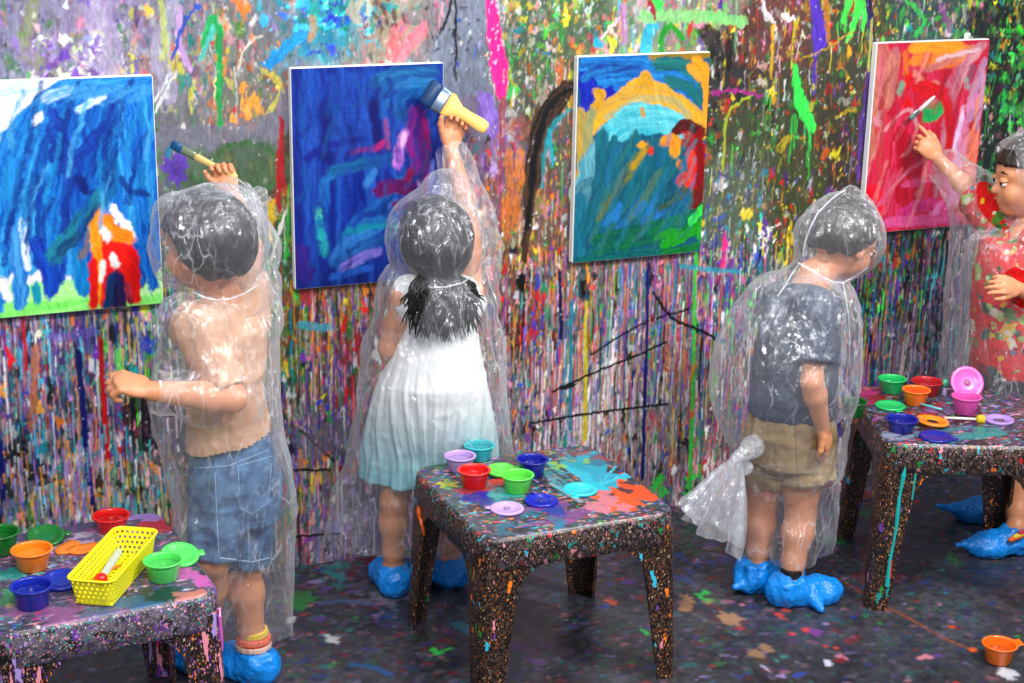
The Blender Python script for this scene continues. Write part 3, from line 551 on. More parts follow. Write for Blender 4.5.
for i in range(5): S3(jp([(592,132-i*2),(612,100+i*3),(645,86+i*5),(680,100+i*4),(704,122+i*4)], 2), 12, (.80,.60,.15), (.70,.55,.25) if i % 2 else (.88,.62,.12))
S3([(640,84),(645,76),(652,84)], 10, (.80,.58,.12)); S3([(594,92),(602,96),(594,110)], 9, (.80,.58,.12)); S3([(706,80),(708,130)], 8, (.88,.58,.12)); S3([(580,112),(583,150),(577,190)], [15,14,7], (.72,.56,.18), (.60,.52,.28)); S3([(592,110),(588,140),(584,180)], 10, (.45,.52,.38), (.65,.56,.25))
S3([(606,118),(640,100),(672,100),(690,118)], 7, (.60,.60,.42), (.75,.62,.3))
for i in range(6): S3(jp([(602-i,136+i*6),(625,113+i*4),(660,110+i*4),(690,126+i*2)], 2), 11, (.15,.62,.70), (.40,.76,.80))
for i in range(6): S3(jp([(604-i*4,130+i*6),(594-i*2,170),(586-i*1.5,205)], 2), 10, (.22,.50,.58), (.42,.66,.70))
S3([(642,108),(643,116)], 2.5, (.75,.55,.2)); S3([(574,200),(590,186),(596,205)], 18, (.10,.38,.46), (.3,.5,.56)); S3([(580,196),(578,258)], 13, (.03,.32,.44), (.08,.42,.5))
for i, x in enumerate((600, 612, 624, 636, 650, 664)): S3(jp([(x+2,132+(i%3)*7),(x,170),(x-10,215),(x-18,235)], 2), 13, (.03,.30,.38), (.06,.40,.46), edge=.1)
for i in range(9): S3(jp([(682-i*4,150+i*7),(655-i*4,190+i*6),(612-i*3,240+i*2)], 3), 12, (.04,.30,.38), (.08,.40,.44), edge=.1)
S3([(648,146),(628,172),(604,210),(596,222)], [8,12,9,4], (.40,.40,.14), (.15,.36,.34)); S3([(646,150),(632,168)], 6, (.62,.50,.12)); S3([(660,170),(640,205),(620,230)], 7, (.15,.38,.38), (.3,.42,.3)); S3([(640,146),(646,144)], 6, (.92,.60,.08)); S3([(651,149),(651,154)], 5.5, (.85,.15,.08))
S3([(676,130),(690,126),(704,134)], 14, (.22,.04,.06), (.35,.08,.08)); S3([(684,136),(700,150),(702,180),(696,200)], [14,20,18,10], (.70,.07,.06), (.50,.03,.05)); S3([(690,150),(694,180)], 10, (.78,.10,.06), (.9,.2,.05)); S3([(680,186),(684,176),(692,188)], 9, (.88,.30,.08), (.8,.1,.05)); S3([(664,142),(674,140),(676,154)], 13, (.82,.62,.12), (.85,.45,.1)); S3([(680,160),(682,170)], 5, (.93,.55,.08)); S3([(700,130),(702,200)], 8, (.50,.02,.04))
S3([(700,190),(690,215),(675,226)], 12, (.30,.08,.05), (.45,.1,.08)); S3([(702,204),(698,222),(680,236)], 9, (.10,.25,.06), (.2,.4,.08)); S3([(640,226),(668,205),(690,190)], 8, (.08,.30,.28), (.3,.3,.12))
for q in ([(620,205),(616,222)], [(612,215),(604,226)], [(644,202),(636,216)], [(656,198),(642,224)], [(626,222),(610,240)], [(650,206),(655,214)], [(664,212),(650,226)]): S3(q, 7, (.05,.38,.72), (.15,.45,.65), dry=.25)
for i in range(5): S3(jp([(596,256-i*4),(630,244-i*3),(668,238-i*4),(704,228-i*4)], 2), 11, (.02,.30,.30), (.03,.42,.22))
S3([(690,224),(700,212),(706,210)], 10, (.15,.72,.22), (.2,.85,.3)); S3([(662,246),(684,236),(702,226)], 11, (.10,.60,.12), (.05,.50,.10)); S3([(655,238),(680,230)], 5, (.1,.55,.15)); S3([(640,256),(670,252),(700,246)], 7, (.0,.35,.15), (.05,.5,.2)); S3([(576,262),(620,256),(660,252)], 9, (.02,.28,.34), (.03,.4,.36)); S3([(702,220),(700,240)], 6, (.1,.65,.15))
for i in range(44):
    x = R_.uniform(596, 690); y = R_.uniform(130, 235); S3(jp([(x+8,y-12),(x,y+8),(x-8,y+R_.uniform(14, 30))], 2), R_.uniform(2, 4), R_.choice([(.12,.45,.55),(.02,.22,.32),(.08,.38,.62),(.20,.45,.42)]), dry=.45, a=.7)
c3.build('mustard, teal and red swirled canvas hanging alone between the two middle children')
# 4: crimson with orange top
c4 = Cv(3.2636, 1.1518, (.72,.08,.22)); S4 = c4.S
for i in range(9): S4(jp([(868+i*14,60),(866+i*14,110),(862+i*13,160),(860+i*12,230)], 4), R_.uniform(16, 20), (.72,.05,.18), (.82,.20,.35) if i % 2 else (.68,.04,.14), edge=.05)
S4([(884,46),(880,80),(876,120),(872,160)], [20,18,14,8], (.72,.42,.30), (.70,.28,.35)); S4([(896,50),(893,80),(890,104)], 12, (.62,.30,.38), (.75,.45,.3)); S4([(912,48),(945,46),(968,54)], 20, (.95,.58,.10), (.90,.48,.12)); S4([(912,60),(940,62),(965,60)], 14, (.92,.52,.10), (.85,.42,.2)); S4([(905,52),(906,78)], 6, (.85,.4,.12))
S4([(925,70),(950,60),(975,48)], 8, (.70,.35,.40), (.8,.5,.3)); S4([(984,46),(970,60),(955,90),(948,120)], 12, (.68,.36,.48), (.80,.55,.55)); S4([(985,60),(975,90),(970,120)], 10, (.70,.45,.55), (.62,.50,.70)); S4([(962,70),(950,90),(946,140),(940,190)], 12, (.65,.25,.38), (.72,.4,.5)); S4([(936,60),(960,54),(980,50)], 3, (.85,.7,.72)); S4([(972,66),(970,80)], 9, (.55,.25,.35))
S4([(906,90),(909,78),(915,80),(918,92)], 12, (.85,.06,.08), (.7,.03,.08)); S4([(920,100),(932,92),(944,94),(950,110)], [12,16,16,14], (.80,.06,.10), (.70,.03,.1)); S4([(948,104),(950,130),(946,160)], 14, (.68,.05,.15), (.78,.1,.2)); S4([(914,72),(926,84),(940,84)], 7, (.75,.45,.42), (.85,.5,.4)); S4([(902,82),(900,95)], 6, (.50,.60,.50), (.3,.6,.5)); S4([(924,104),(936,100)], 7, (.72,.4,.42))
S4([(926,108),(938,112),(940,104)], 13, (.08,.55,.25), (.12,.65,.32)); S4([(924,118),(934,118)], 9, (.10,.62,.30)); S4([(928,106),(934,106)], 5, (.62,.42,.32))
S4([(968,110),(974,100),(980,96)], 9, (.72,.45,.70), (.85,.5,.65)); S4([(980,96),(976,140),(970,180)], [8,9,8], (.88,.45,.32), (.92,.55,.42)); S4([(974,130),(966,190),(962,215)], 11, (.88,.42,.30), (.90,.50,.42)); S4([(984,70),(982,96),(978,130)], 5, (.78,.55,.68)); S4([(964,120),(958,160),(950,190)], 10, (.75,.35,.55), (.85,.55,.72)); S4([(964,108),(958,135),(955,150)], [3,5,3], (.88,.80,.90), (.75,.6,.8)); S4([(966,78),(969,88)], 8, (.55,.60,.62), (.6,.4,.45)); S4([(968,128),(961,170),(955,205)], 6, (.80,.55,.75), (.85,.45,.4), dry=.15)
S4([(868,100),(882,110),(880,150)], 16, (.75,.15,.22), (.62,.25,.22)); S4([(890,118),(884,150),(872,200)], 14, (.78,.12,.25), (.7,.22,.25)); S4([(900,130),(905,170),(900,200)], 18, (.62,.03,.12), (.70,.05,.15)); S4([(912,150),(930,160),(940,185)], 14, (.62,.04,.15), (.75,.1,.25)); S4([(925,130),(930,160)], 7, (.78,.08,.3)); S4([(930,158),(932,176)], 6, (.90,.15,.42)); S4([(870,190),(880,200),(872,226)], 18, (.85,.04,.12), (.9,.08,.2))
S4([(904,186),(930,180),(950,186)], 8, (.80,.30,.50), (.70,.15,.35)); S4([(900,215),(925,205),(950,212)], 14, (.78,.20,.48), (.72,.10,.35)); S4([(930,218),(950,200),(960,180)], 12, (.80,.38,.62), (.85,.5,.7)); S4([(885,222),(910,222),(960,218)], 12, (.78,.22,.50), (.85,.35,.55)); S4([(884,130),(908,110),(918,128)], 3, (.85,.55,.6), dry=.2); S4([(875,210),(900,180),(935,150)], 3, (.8,.4,.5), dry=.2); S4([(890,170),(882,205)], 5, (.85,.3,.45), dry=.2); S4([(940,215),(948,190),(942,160)], 6, (.7,.1,.3), (.8,.35,.6))
S4([(866,150),(862,190)], 7, (.72,.2,.3), (.8,.5,.5)); S4([(880,125),(876,118),(882,112)], 6, (.8,.5,.55)); S4([(868,128),(872,118)], 4, (.7,.6,.65))
S4([(876,48),(874,80),(872,118)], 14, (.74,.45,.34), (.70,.34,.34)); S4([(893,58),(890,84),(888,106)], 13, (.68,.34,.36), (.78,.48,.38)); S4([(960,66),(952,100),(944,150),(936,196)], 13, (.62,.30,.42), (.74,.48,.52), a=.85)
S4([(912,88),(930,86),(944,96),(950,120),(948,150)], [10,12,13,12,8], (.80,.04,.08), (.68,.02,.08)); S4([(925,112),(934,116),(940,108)], 11, (.08,.58,.28), (.12,.68,.34)); S4([(903,100),(910,104)], 10, (.84,.05,.07))
for i in range(40):
    x = R_.uniform(872, 978); y = R_.uniform(60, 190); S4(jp([(x+8,y-10),(x,y+15),(x-6,y+R_.uniform(20, 45))], 3), R_.uniform(2, 5), R_.choice([(.85,.40,.50),(.60,.02,.12),(.80,.10,.25),(.88,.55,.55),(.55,.05,.15)]), dry=.45, a=.7)
c4.blur = 5; c4.build('red and orange canvas on the far right with a green dab, touched by a brush')
# small pale hook-like peg over the last canvas
x, z = W(966, 36)
bm = bmesh.new(); bmesh.ops.create_cube(bm, size=1, matrix=Matrix.Translation((0, -.006, 0)) @ Matrix.Diagonal((.024, .012, .022, 1))); bmesh.ops.bevel(bm, geom=bm.edges[:], offset=.003, segments=2, affect='EDGES')
bmesh.ops.create_cube(bm, size=1, matrix=Matrix.Translation((0, -.0135, .003)) @ Matrix.Diagonal((.008, .006, .008, 1)))
pg = link('hanging_peg', bm_mesh(bm), mat('peg_plastic', (.80,.84,.80), .5)); pg.location = (x, 0, z); tag(pg, 'small pale peg on the wall above the red and orange canvas', 'peg')

# ================================================================== TABLES
TH = .45; TH3 = .49
def rrect(hx, hy, r, n=8):
    pts = []
    for sx, sy, a0 in ((1,1,0), (-1,1,90), (-1,-1,180), (1,-1,270)):
        for k in range(n+1):
            a = math.radians(a0+90*k/n); pts.append((sx*(hx-r)+r*math.cos(a), sy*(hy-r)+r*math.sin(a)))
    return pts
def loft(rings, bm=None, cap0=True, cap1=True, closed=True):
    bm = bm or bmesh.new(); vs = [[bm.verts.new(p) for p in r] for r in rings]; n = len(rings[0])
    for a, b in zip(vs, vs[1:]):
        for k in range(n if closed else n-1): bm.faces.new((a[k], a[(k+1)%n], b[(k+1)%n], b[k]))
    if cap0: bm.faces.new(vs[0][::-1])
    if cap1: bm.faces.new(vs[-1])
    return bm
def table(cx, cy, hx, hy, rz, label, top_paint, m_leg, m_apron, splay=.0):
    e = empty('childrens_table', (cx, cy, 0), rz); tag(e, label, 'table', 'low plastic tables splashed with paint')
    r = .055; n = 220
    a = np.linspace(-1, 1, n); U, V = np.meshgrid(a, a); Xl = U*hx; Yl = V*hy
    mx = (np.abs(Xl) > hx-r) & (np.abs(Yl) > hy-r)
    p = (np.abs(Xl)-(hx-r))/r; q = (np.abs(Yl)-(hy-r))/r
    px = p*np.sqrt(np.clip(1-q*q/2, 0, 1)); py = q*np.sqrt(np.clip(1-p*p/2, 0, 1))
    Xl = np.where(mx, np.sign(Xl)*((hx-r)+r*px), Xl); Yl = np.where(mx, np.sign(Yl)*((hy-r)+r*py), Yl)
    cs, sn = math.cos(rz), math.sin(rz)
    c, h = top_paint.sample(cx+Xl*cs-Yl*sn, cy+Xl*sn+Yl*cs)
    edge = np.clip(1-np.maximum(np.abs(U), np.abs(V))*1.0, 0, .02)/.02
    me = mesh_np(np.stack([Xl.ravel(), Yl.ravel(), (TH-.004*(1-edge)**2+h*1.2*edge).ravel()], -1), grid_faces(n, n)); set_paint(me, c.reshape(-1, 3))
    link('tabletop', me, MT, e)
    rings = []
    for o, z in ((0,TH-.004), (.004,TH-.007), (.006,TH-.013), (.007,TH-.03), (.008,TH-.082), (.004,TH-.084), (.001,TH-.082), (0,TH-.03), (-.004,TH-.012), (-.03,TH-.010)):
        rings.append([(x, y, z) for x, y in rrect(hx+o, hy+o, r+o)])
    link('apron', bm_mesh(loft(rings, cap0=False, cap1=False)), m_apron, e)
    for sx in (-1, 1):
        for sy in (-1, 1):
            rings = []
            kz = (TH-.08)/.37
            for z in (0, .004*kz, .06*kz, .15*kz, .25*kz, .32*kz, .345*kz, .36*kz, .368*kz, TH-.05):
                t = z/(.37*kz); w = .056+.042*min(t, 1)+(.05*max(0, (z-.30*kz)/(.07*kz))**2.2 if z < .3695*kz else .05); th = .009
                ox = hx+.006-.002+(1-t)*splay; oy = hy+.006-.002+(1-t)*splay; rr_ = .030
                pts = [(ox, oy-w)]
                pts += [(ox-rr_+rr_*math.cos(k*math.pi/12), oy-rr_+rr_*math.sin(k*math.pi/12)) for k in range(7)]
                pts += [(ox-w, oy), (ox-w, oy-th)]
                ri = rr_-th
                pts += [(ox-rr_+ri*math.cos(k*math.pi/12), oy-rr_+ri*math.sin(k*math.pi/12)) for k in range(6, -1, -1)]
                pts += [(ox-th, oy-w)]
                if z == 0: pts = [(x+.0, y+.0) for x, y in pts]
                rings.append([(sx*x, sy*y, z) for x, y in pts])
            link('leg', bm_mesh(loft(rings)), m_leg, e, smooth=False)
    return e
def top_paint(cx, cy, base, dark, pal, n=5200):
    p = Paint(cx-.42, cy-.42, cx+.42, cy+.42, .0022)
    X, Yy = np.meshgrid(p.x0+np.arange(p.w)*p.res, p.y0+np.arange(p.h)*p.res)
    k = vn2(X*12, Yy*14, 1)*.6+vn2(X*45, Yy*50, 2)*.4; a, b = np.array(lin(base)), np.array(lin(dark))
    p.rgb[:] = b+(a-b)*np.clip((k-.3)*2.5, 0, 1)[..., None]
    for _ in range(n):
        x, y = RS.uniform(p.x0, p.x0+.84), RS.uniform(p.y0, p.y0+.84); c = jit(pal[RS.randint(len(pal))], .12); m = RS.uniform(.35, 1)
        if RS.rand() < .25:
            t = RS.rand()*3.14; ln = RS.uniform(.008, .03); 
            p.blob(x+ln*.4*math.cos(t), y+ln*.4*math.sin(t), ln*.45, .003, c, m, .5)
        else: p.blob(x, y, abs(RS.randn())*.0030+.0014, abs(RS.randn())*.0026+.0014, c, m, .8)
    p.S = lambda px, w, c1, c2=None, **k: p.stroke([tuple(Z(*q, TH)[:2]) for q in px], np.array(w)/430 if np.ndim(w) else w/430, c1, c2, **k)
    def TB(px, py, rx, ry, c, a=.95, irr=.7, n=1, sp=0):
        for _ in range(n):
            v = Z(px+RS.randn()*sp, py+RS.randn()*sp*.4, TH); p.blob(v[0], v[1], rx/430*RS.uniform(.8,1.2), ry/430*RS.uniform(.8,1.2), lin(c), a, irr, .001)
    p.TB = TB
    return p
# table in the middle
t2 = top_paint(1.61, -.72, (.30,.31,.35), (.15,.17,.20), 'tabgksdcerdlo')
t2.TB(470,470,10,16,(.22,.24,.24),.6,.8,8,30); t2.TB(600,476,26,42,(.08,.60,.70),.9,.9); t2.TB(590,482,14,36,(.12,.68,.76),.9,.9); t2.TB(572,492,12,20,(.1,.6,.7),.8,.9)
for i in range(16):
    a = RS.uniform(-.4, .9); t2.S([(598,486),(598+38*math.cos(a),482-22*abs(math.sin(a))-6)], RS.uniform(1.5, 3.5), (.25,.80,.88), (.08,.5,.62))
t2.TB(563,472,4,26,(.10,.55,.6),.7,.8,6,12); t2.TB(600,460,20,16,(.15,.3,.4),.6)
t2.TB(627,496,24,34,(.88,.30,.08),1,.9); t2.TB(613,501,20,20,(.88,.32,.10),1,.9); t2.TB(640,492,12,20,(.85,.28,.1),1,.9); t2.TB(622,491,6,6,(.22,.14,.16),.9,.8,5,9)
t2.TB(600,505,10,10,(.75,.45,.50),.8,.9,8,12); t2.TB(478,499,14,22,(.08,.22,.55),.85,.9); t2.TB(484,494,8,10,(.05,.15,.6),.9,.8); t2.TB(500,495,10,14,(.15,.60,.60),.8,.9,2,5); t2.TB(448,484,10,9,(.70,.68,.15),.9,.8); t2.TB(455,490,5,5,(.3,.6,.3),.8,.8,3,8)
t2.TB(498,482,9,10,(.75,.08,.08),1,.4); t2.TB(475,489,22,10,(.6,.12,.14),.7,.5); t2.TB(560,512,20,8,(.50,.25,.50),.7,.9,4,14); t2.TB(545,518,12,6,(.55,.3,.55),.6,.9,3,14); t2.TB(560,505,12,10,(.06,.2,.55),.7,.9,3,12); t2.TB(520,512,8,8,(.1,.4,.5),.7,.9,6,24)
t2.TB(585,458,14,8,(.55,.18,.14),.7,.9,2,12); t2.TB(605,457,16,7,(.55,.2,.15),.7,.9); t2.TB(537,446,8,9,(.2,.55,.25),.8,.8); t2.TB(432,462,10,14,(.15,.35,.2),.7,.8,3,6); t2.TB(560,525,10,7,(.1,.45,.6),.9,.9); t2.TB(640,470,12,14,(.2,.28,.34),.7,.9,4,14)
t2.TB(506,540,3,3,(.9,.6,.5),.9,.5); t2.TB(640,525,5,5,(.85,.85,.85),.9,.9,3,3); t2.S([(560,458),(575,462)], 2, (.6,.7,.2)); t2.S([(548,455),(556,452)], 2, (.6,.7,.3)); t2.TB(550,466,5,6,(.5,.7,.25),.8,.9,5,10); t2.TB(575,540,10,4,(.7,.2,.12),.8,.9,3,20)
table(1.618, -.714, .256, .252, math.radians(-.5), 'paint-crusted low table in the middle, teal and orange puddles on its top', t2, M_leg, M_apron, .012)
# table at the left
t1 = top_paint(.49, -.78, (.38,.33,.42), (.24,.23,.28), 'lkpadkmlatdcwb')
t1.TB(165,520,22,26,(.75,.08,.15),.8,1.0); t1.TB(160,530,14,10,(.7,.1,.2),.8,.9,3,8); t1.TB(150,513,16,12,(.62,.48,.78),.85,.9,3,8); t1.TB(75,562,30,6,(.65,.35,.6),.5,.9,4,20); t1.TB(190,575,8,12,(.75,.35,.65),.8,.9,5,12); t1.TB(6,575,10,20,(.10,.55,.50),.8,.9); t1.TB(10,600,8,14,(.2,.55,.3),.7,.9,3,6); t1.TB(10,606,5,5,(.75,.8,.2),.9,.7)
t1.TB(160,600,16,14,(.10,.22,.20),.8,.9,3,14); t1.TB(60,620,20,10,(.55,.3,.5),.7,.9,5,20); t1.TB(130,612,16,8,(.15,.35,.5),.7,.9,6,25); t1.TB(190,592,12,8,(.75,.45,.4),.7,.9,4,14); t1.TB(70,525,16,12,(.3,.22,.42),.6,.9,6,22); t1.TB(100,543,8,8,(.7,.62,.7),.7,.9,6,24); t1.TB(196,552,10,14,(.25,.35,.5),.6,.9,5,8)
table(.470, -.768, .236, .250, math.radians(3.5), 'paint-smeared low table at the left edge holding the yellow basket', t1, M_leg_pink, M_apron_grey, .008)
# table at the right
TH = TH3
t3 = top_paint(2.93, -.72, (.27,.24,.30), (.13,.12,.15), 'tkrldpgbacdks')
t3.TB(872,392,20,10,(.65,.15,.40),.85,.9,3,8); t3.TB(862,386,16,7,(.75,.35,.38),.8,.9,2,6); t3.TB(862,424,26,9,(.60,.28,.62),.85,.9,2,5); t3.TB(853,404,9,14,(.10,.42,.15),.9,.7); t3.TB(850,388,6,6,(.15,.5,.55),.8,.8,3,5); t3.TB(884,398,18,8,(.5,.08,.10),.8,.8,2,6)
t3.TB(970,436,30,7,(.15,.50,.55),.6,.9,4,24); t3.TB(1005,436,20,9,(.10,.50,.50),.8,.9,3,12); t3.TB(920,412,10,10,(.6,.1,.12),.7,.9,4,12); t3.TB(950,408,8,8,(.5,.4,.6),.6,.9,6,14); t3.TB(900,440,14,6,(.55,.58,.7),.6,.9,4,20)
RT3 = math.radians(-25)
dT = Z(907, 431, TH3)-Z(900, 436, .45)
table(2.928+dT[0], -.662+dT[1], .24, .245, RT3, 'paint-splashed low table at the right with a turquoise drip down one leg', t3, M_leg, M_apron, .012)

# ================================================================== CUPS, LIDS, BASKET, BRUSHES
_pm = {}
def plastic(c, name='cup_plastic'):
    if c not in _pm: _pm[c] = mat(name, c, .28, Subsurface_Weight=.0, Coat_Weight=.2)
    return _pm[c]
def cup_bm(s, hgt):
    return lathe([(.0,.0),(.028*s,.0),(.030*s,.002),(.0335*s,hgt*.55),(.0345*s,hgt*.58),(.037*s,hgt-.006),(.0375*s,hgt-.004),(.0415*s,hgt-.003),(.0425*s,hgt-.001),(.0415*s,hgt+.0005),(.0365*s,hgt),(.0355*s,hgt-.004),(.032*s,hgt*.5),(.027*s,.003),(.0,.003)], 36)
def fix_flat(bm): bmesh.ops.remove_doubles(bm, verts=bm.verts, dist=1e-5)
def paint_cup(px, py, c, label, s=1.0, hgt=.044, z=None, fill=None, level=.62, loc=None):
    z = TH if z is None else z; p = Z(px, py, z) if loc is None else loc
    e = empty('paint_cup', (p[0], p[1], z+.0012), RS.rand()*6); tag(e, label, 'cup', 'small round plastic paint cups')
    bm = cup_bm(s, hgt); fix_flat(bm); link('cup_body', bm_mesh(bm), plastic(c), e)
    fc = fill or tuple(x*.82 for x in c)
    r = (.027+.009*level)*s
    bm = lathe([(0, hgt*level+.001),(r*.6, hgt*level+.0006),(r*.93, hgt*level+.001),(r+.0004, hgt*level+.004),(r+.0004, hgt*level-.002)], 28); fix_flat(bm)
    for v in bm.verts: v.co.z += .0012*math.sin(v.co.x*190+s*9)*math.cos(v.co.y*170)
    link('paint', bm_mesh(bm), mat('wet_paint', fc, .12), e)
    return e
def cup_lid(px, py, c, label, s=1.0, z=None, tilt=(0,0,0), tab=True, knob=True, hole=False, dz=0, spin=None):
    z = TH if z is None else z; p = Z(px, py, z)
    e = empty('cup_lid', (p[0], p[1], z+.0012+dz)); e.rotation_euler = (tilt[0], tilt[1], spin if spin is not None else RS.rand()*6); tag(e, label, 'lid', 'flat lids of the paint cups')
    prof = [(.0,.002),(.012*s,.002),(.030*s,.0025),(.032*s,.006),(.040*s,.0065),(.0415*s,.004),(.0415*s,.0),(.0395*s,.0),(.039*s,.004),(.034*s,.004),(.032*s,.0),(.0,.0)]
    if hole: prof = [(.015*s,.0005),(.015*s,.003)]+prof[2:11]+[(.018*s,.0)]
    bm = lathe(prof, 36)
    fix_flat(bm)
    if hole:
        bmesh.ops.delete(bm, geom=[f for f in bm.faces if len(f.verts) > 4], context='FACES_ONLY')
    if tab:
        bmesh.ops.create_cube(bm, size=1, matrix=Matrix.Translation((.046*s, 0, .003)) @ Matrix.Diagonal((.014*s, .020*s, .002, 1)))
    link('lid_disc', bm_mesh(bm), plastic(c), e)
    if knob:
        bm = lathe([(.009*s,.002),(.008*s,.0045),(.0,.0052)], 18); fix_flat(bm); link('dried_paint_dab', bm_mesh(bm), mat('dab', tuple(min(1, x*.6+.12) for x in c), .5), e)
    return e
OR, BL_, LG, RD, DG = (.97,.50,.05), (.05,.14,.62), (.33,.86,.38), (.86,.06,.06), (.04,.42,.12)
TH = .45
# left table
paint_cup(112, 531, RD, 'red paint cup on the left table behind the yellow basket', 1.05, .040)
paint_cup(33, 568, OR, 'orange paint cup on the left table', 1.1, .046, fill=(.95,.50,.1))
paint_cup(1, 553, DG, 'dark green paint cup cut by the left edge of the photo', 1.08, .052)
paint_cup(33, 606, BL_, 'blue paint cup near the front edge of the left table', 1.08, .048)
paint_cup(164, 579, LG, 'light green paint cup right of the yellow basket', 1.05, .046)
cup_lid(180, 561, LG, 'light green lid behind the light green cup by the basket', 1.05, knob=False, dz=.012, tilt=(.28,.05,0), spin=0)
cup_lid(46, 541, DG, 'dark green lid behind the orange cup on the left table', 1.05, knob=False, tab=True, dz=.010, tilt=(.22,0,0), spin=0)
cup_lid(61, 584, BL_, 'blue lid between the blue cup and the yellow basket', 1.05, knob=False, dz=.006, tilt=(.12,0,0), spin=0)
def half_lid(px, py, c, label, rz, s=1.0):
    p = Z(px, py, TH); e = empty('cup_lid', (p[0], p[1], TH+.0015), rz); tag(e, label, 'lid', 'flat lids of the paint cups')
    pts = [(.040*s*math.cos(t)*(1+.05*math.sin(5*t)), .024*s*math.sin(t)*(1+.12*math.sin(3*t+1))) for t in np.linspace(0, 2*math.pi, 26)[:-1]]
    bm = loft([[(x*k, y*k, z) for x, y in pts] for k, z in ((1,0),(1.03,.003),(.98,.005),(.5,.0035),(.1,.0035))]); link('lid_disc', bm_mesh(bm), plastic(c), e)
half_lid(68, 549, OR, 'orange broken lid piece beside the orange cup, farther left of two', .9, .95)
half_lid(84, 550, OR, 'orange broken lid piece touching the yellow basket', .2, 1.0)
# yellow basket
def basket():
    A, B_, C_, D2 = [np.array(Z(*q, TH+.066)[:2]) for q in ((120,525),(154,531),(112,584),(66,577))]
    cen = (A+B_+C_+D2)/4; ax = ((A+B_)/2-(C_+D2)/2); ln = np.linalg.norm(ax); ang = math.atan2(ax[1], ax[0]); wd = .5*(np.linalg.norm(A-B_)+np.linalg.norm(C_-D2))
    e = empty('plastic_basket', (cen[0], cen[1], TH+.0012), ang); tag(e, 'yellow perforated plastic basket lying on the left table', 'basket')
    hx, hy, hh = ln/2, wd/2, .062
    def ring(t, o=0):
        f = .89+.11*t; g = .84+.16*t
        base = rrect(hx*f+o, hy*g+o, .014+.004*t, 3); out = []
        P2 = [Vector((x, y, 0)) for x, y in base]+[Vector((base[0][0], base[0][1], 0))]
        ls = [0]; 
        for a, b in zip(P2, P2[1:]): ls.append(ls[-1]+(b-a).length)
        for k in range(120):
            s = ls[-1]*k/120; i = max(j for j in range(len(ls)) if ls[j] <= s+1e-9); i = min(i, len(P2)-2)
            p = P2[i].lerp(P2[i+1], (s-ls[i])/max(1e-9, ls[i+1]-ls[i])); out.append((p.x, p.y, .002+hh*t))
        return out
    nr = 11; bm = bmesh.new(); vs = [[bm.verts.new(p) for p in ring(k/nr)] for k in range(nr+1)]
    for j in range(nr):
        for k in range(120):
            if 0 < j < nr-1 and j % 2 == 1 and (k+(j//2)) % 2 == 0: continue
            bm.faces.new((vs[j][k], vs[j][(k+1) % 120], vs[j+1][(k+1) % 120], vs[j+1][k]))
    me = bm_mesh(bm); o = link('basket_wall', me, MY, e, smooth=False); md = o.modifiers.new('s', 'SOLIDIFY'); md.thickness = .0018; md.offset = 0
    bm = bmesh.new(); nx, ny = 41, 15; fx, fy = hx*.88, hy*.83
    g = [[bm.verts.new((-fx+2*fx*i/nx, -fy+2*fy*j/ny, .002)) for j in range(ny+1)] for i in range(nx+1)]
    for i in range(nx):
        for j in range(ny):
            if i % 3 == 1 and j % 3 == 1: continue
            bm.faces.new((g[i][j], g[i+1][j], g[i+1][j+1], g[i][j+1]))
    o = link('basket_bottom', bm_mesh(bm), MY, e, smooth=False); md = o.modifiers.new('s', 'SOLIDIFY'); md.thickness = .0016; md.offset = 0
    def rr(o_, z): return [(x, y, z) for x, y in rrect(hx+o_, hy+o_, .018+max(o_, 0), 5)]
    bm = loft([rr(-.001,hh), rr(.004,hh), rr(.0055,hh+.002), rr(.004,hh+.004), rr(-.001,hh+.004), rr(-.001,hh)], cap0=False, cap1=False)
    link('basket_rim', bm_mesh(bm), MY, e)
MY = mat('yellow_plastic', (.93,.90,.10), .35)
basket()
M_clear = mat('cloudy_plastic', (.80,.84,.86), .2, Alpha=.55)
def dropper(p0, p1, r, cbulb, label, mbody, z0, z1):
    a = Vector(Z(*p0, z0)); b = Vector(Z(*p1, z1)); e = empty('paint_dropper', a); e['_local'] = 1; tag(e, label, 'dropper')
    d = b-a; pts = [d*t for t in (0,.02,.5,.9,1)]
    link('tube', bm_mesh(tube(pts, [r*.5,r*.8,r,r,r*.6], 14)), mbody, e)
    bm = bmesh.new(); bmesh.ops.create_uvsphere(bm, u_segments=16, v_segments=10, radius=1, matrix=Matrix.Translation(d*-.06) @ Matrix.Diagonal((r*1.6, r*1.5, r*1.4, 1)))
    link('bulb', bm_mesh(bm), plastic(cbulb), e)
dropper((102,577), (120,550), .0095, (.88,.04,.06), 'clear dropper with a red bulb lying in the yellow basket', M_clear, TH+.018, TH+.018)
half = Z(113, 570, TH+.004)
bm = tube([(-.020,-.006,0),(0,.003,.001),(.018,.014,.0)], [.002,.005,.002], 8, flat=(1,.5)); o = link('paint_chip', bm_mesh(bm), plastic(OR)); o.location = (half[0]+.004, half[1], TH+.0078); tag(o, 'small orange dried paint flake inside the yellow basket', 'paint flake')
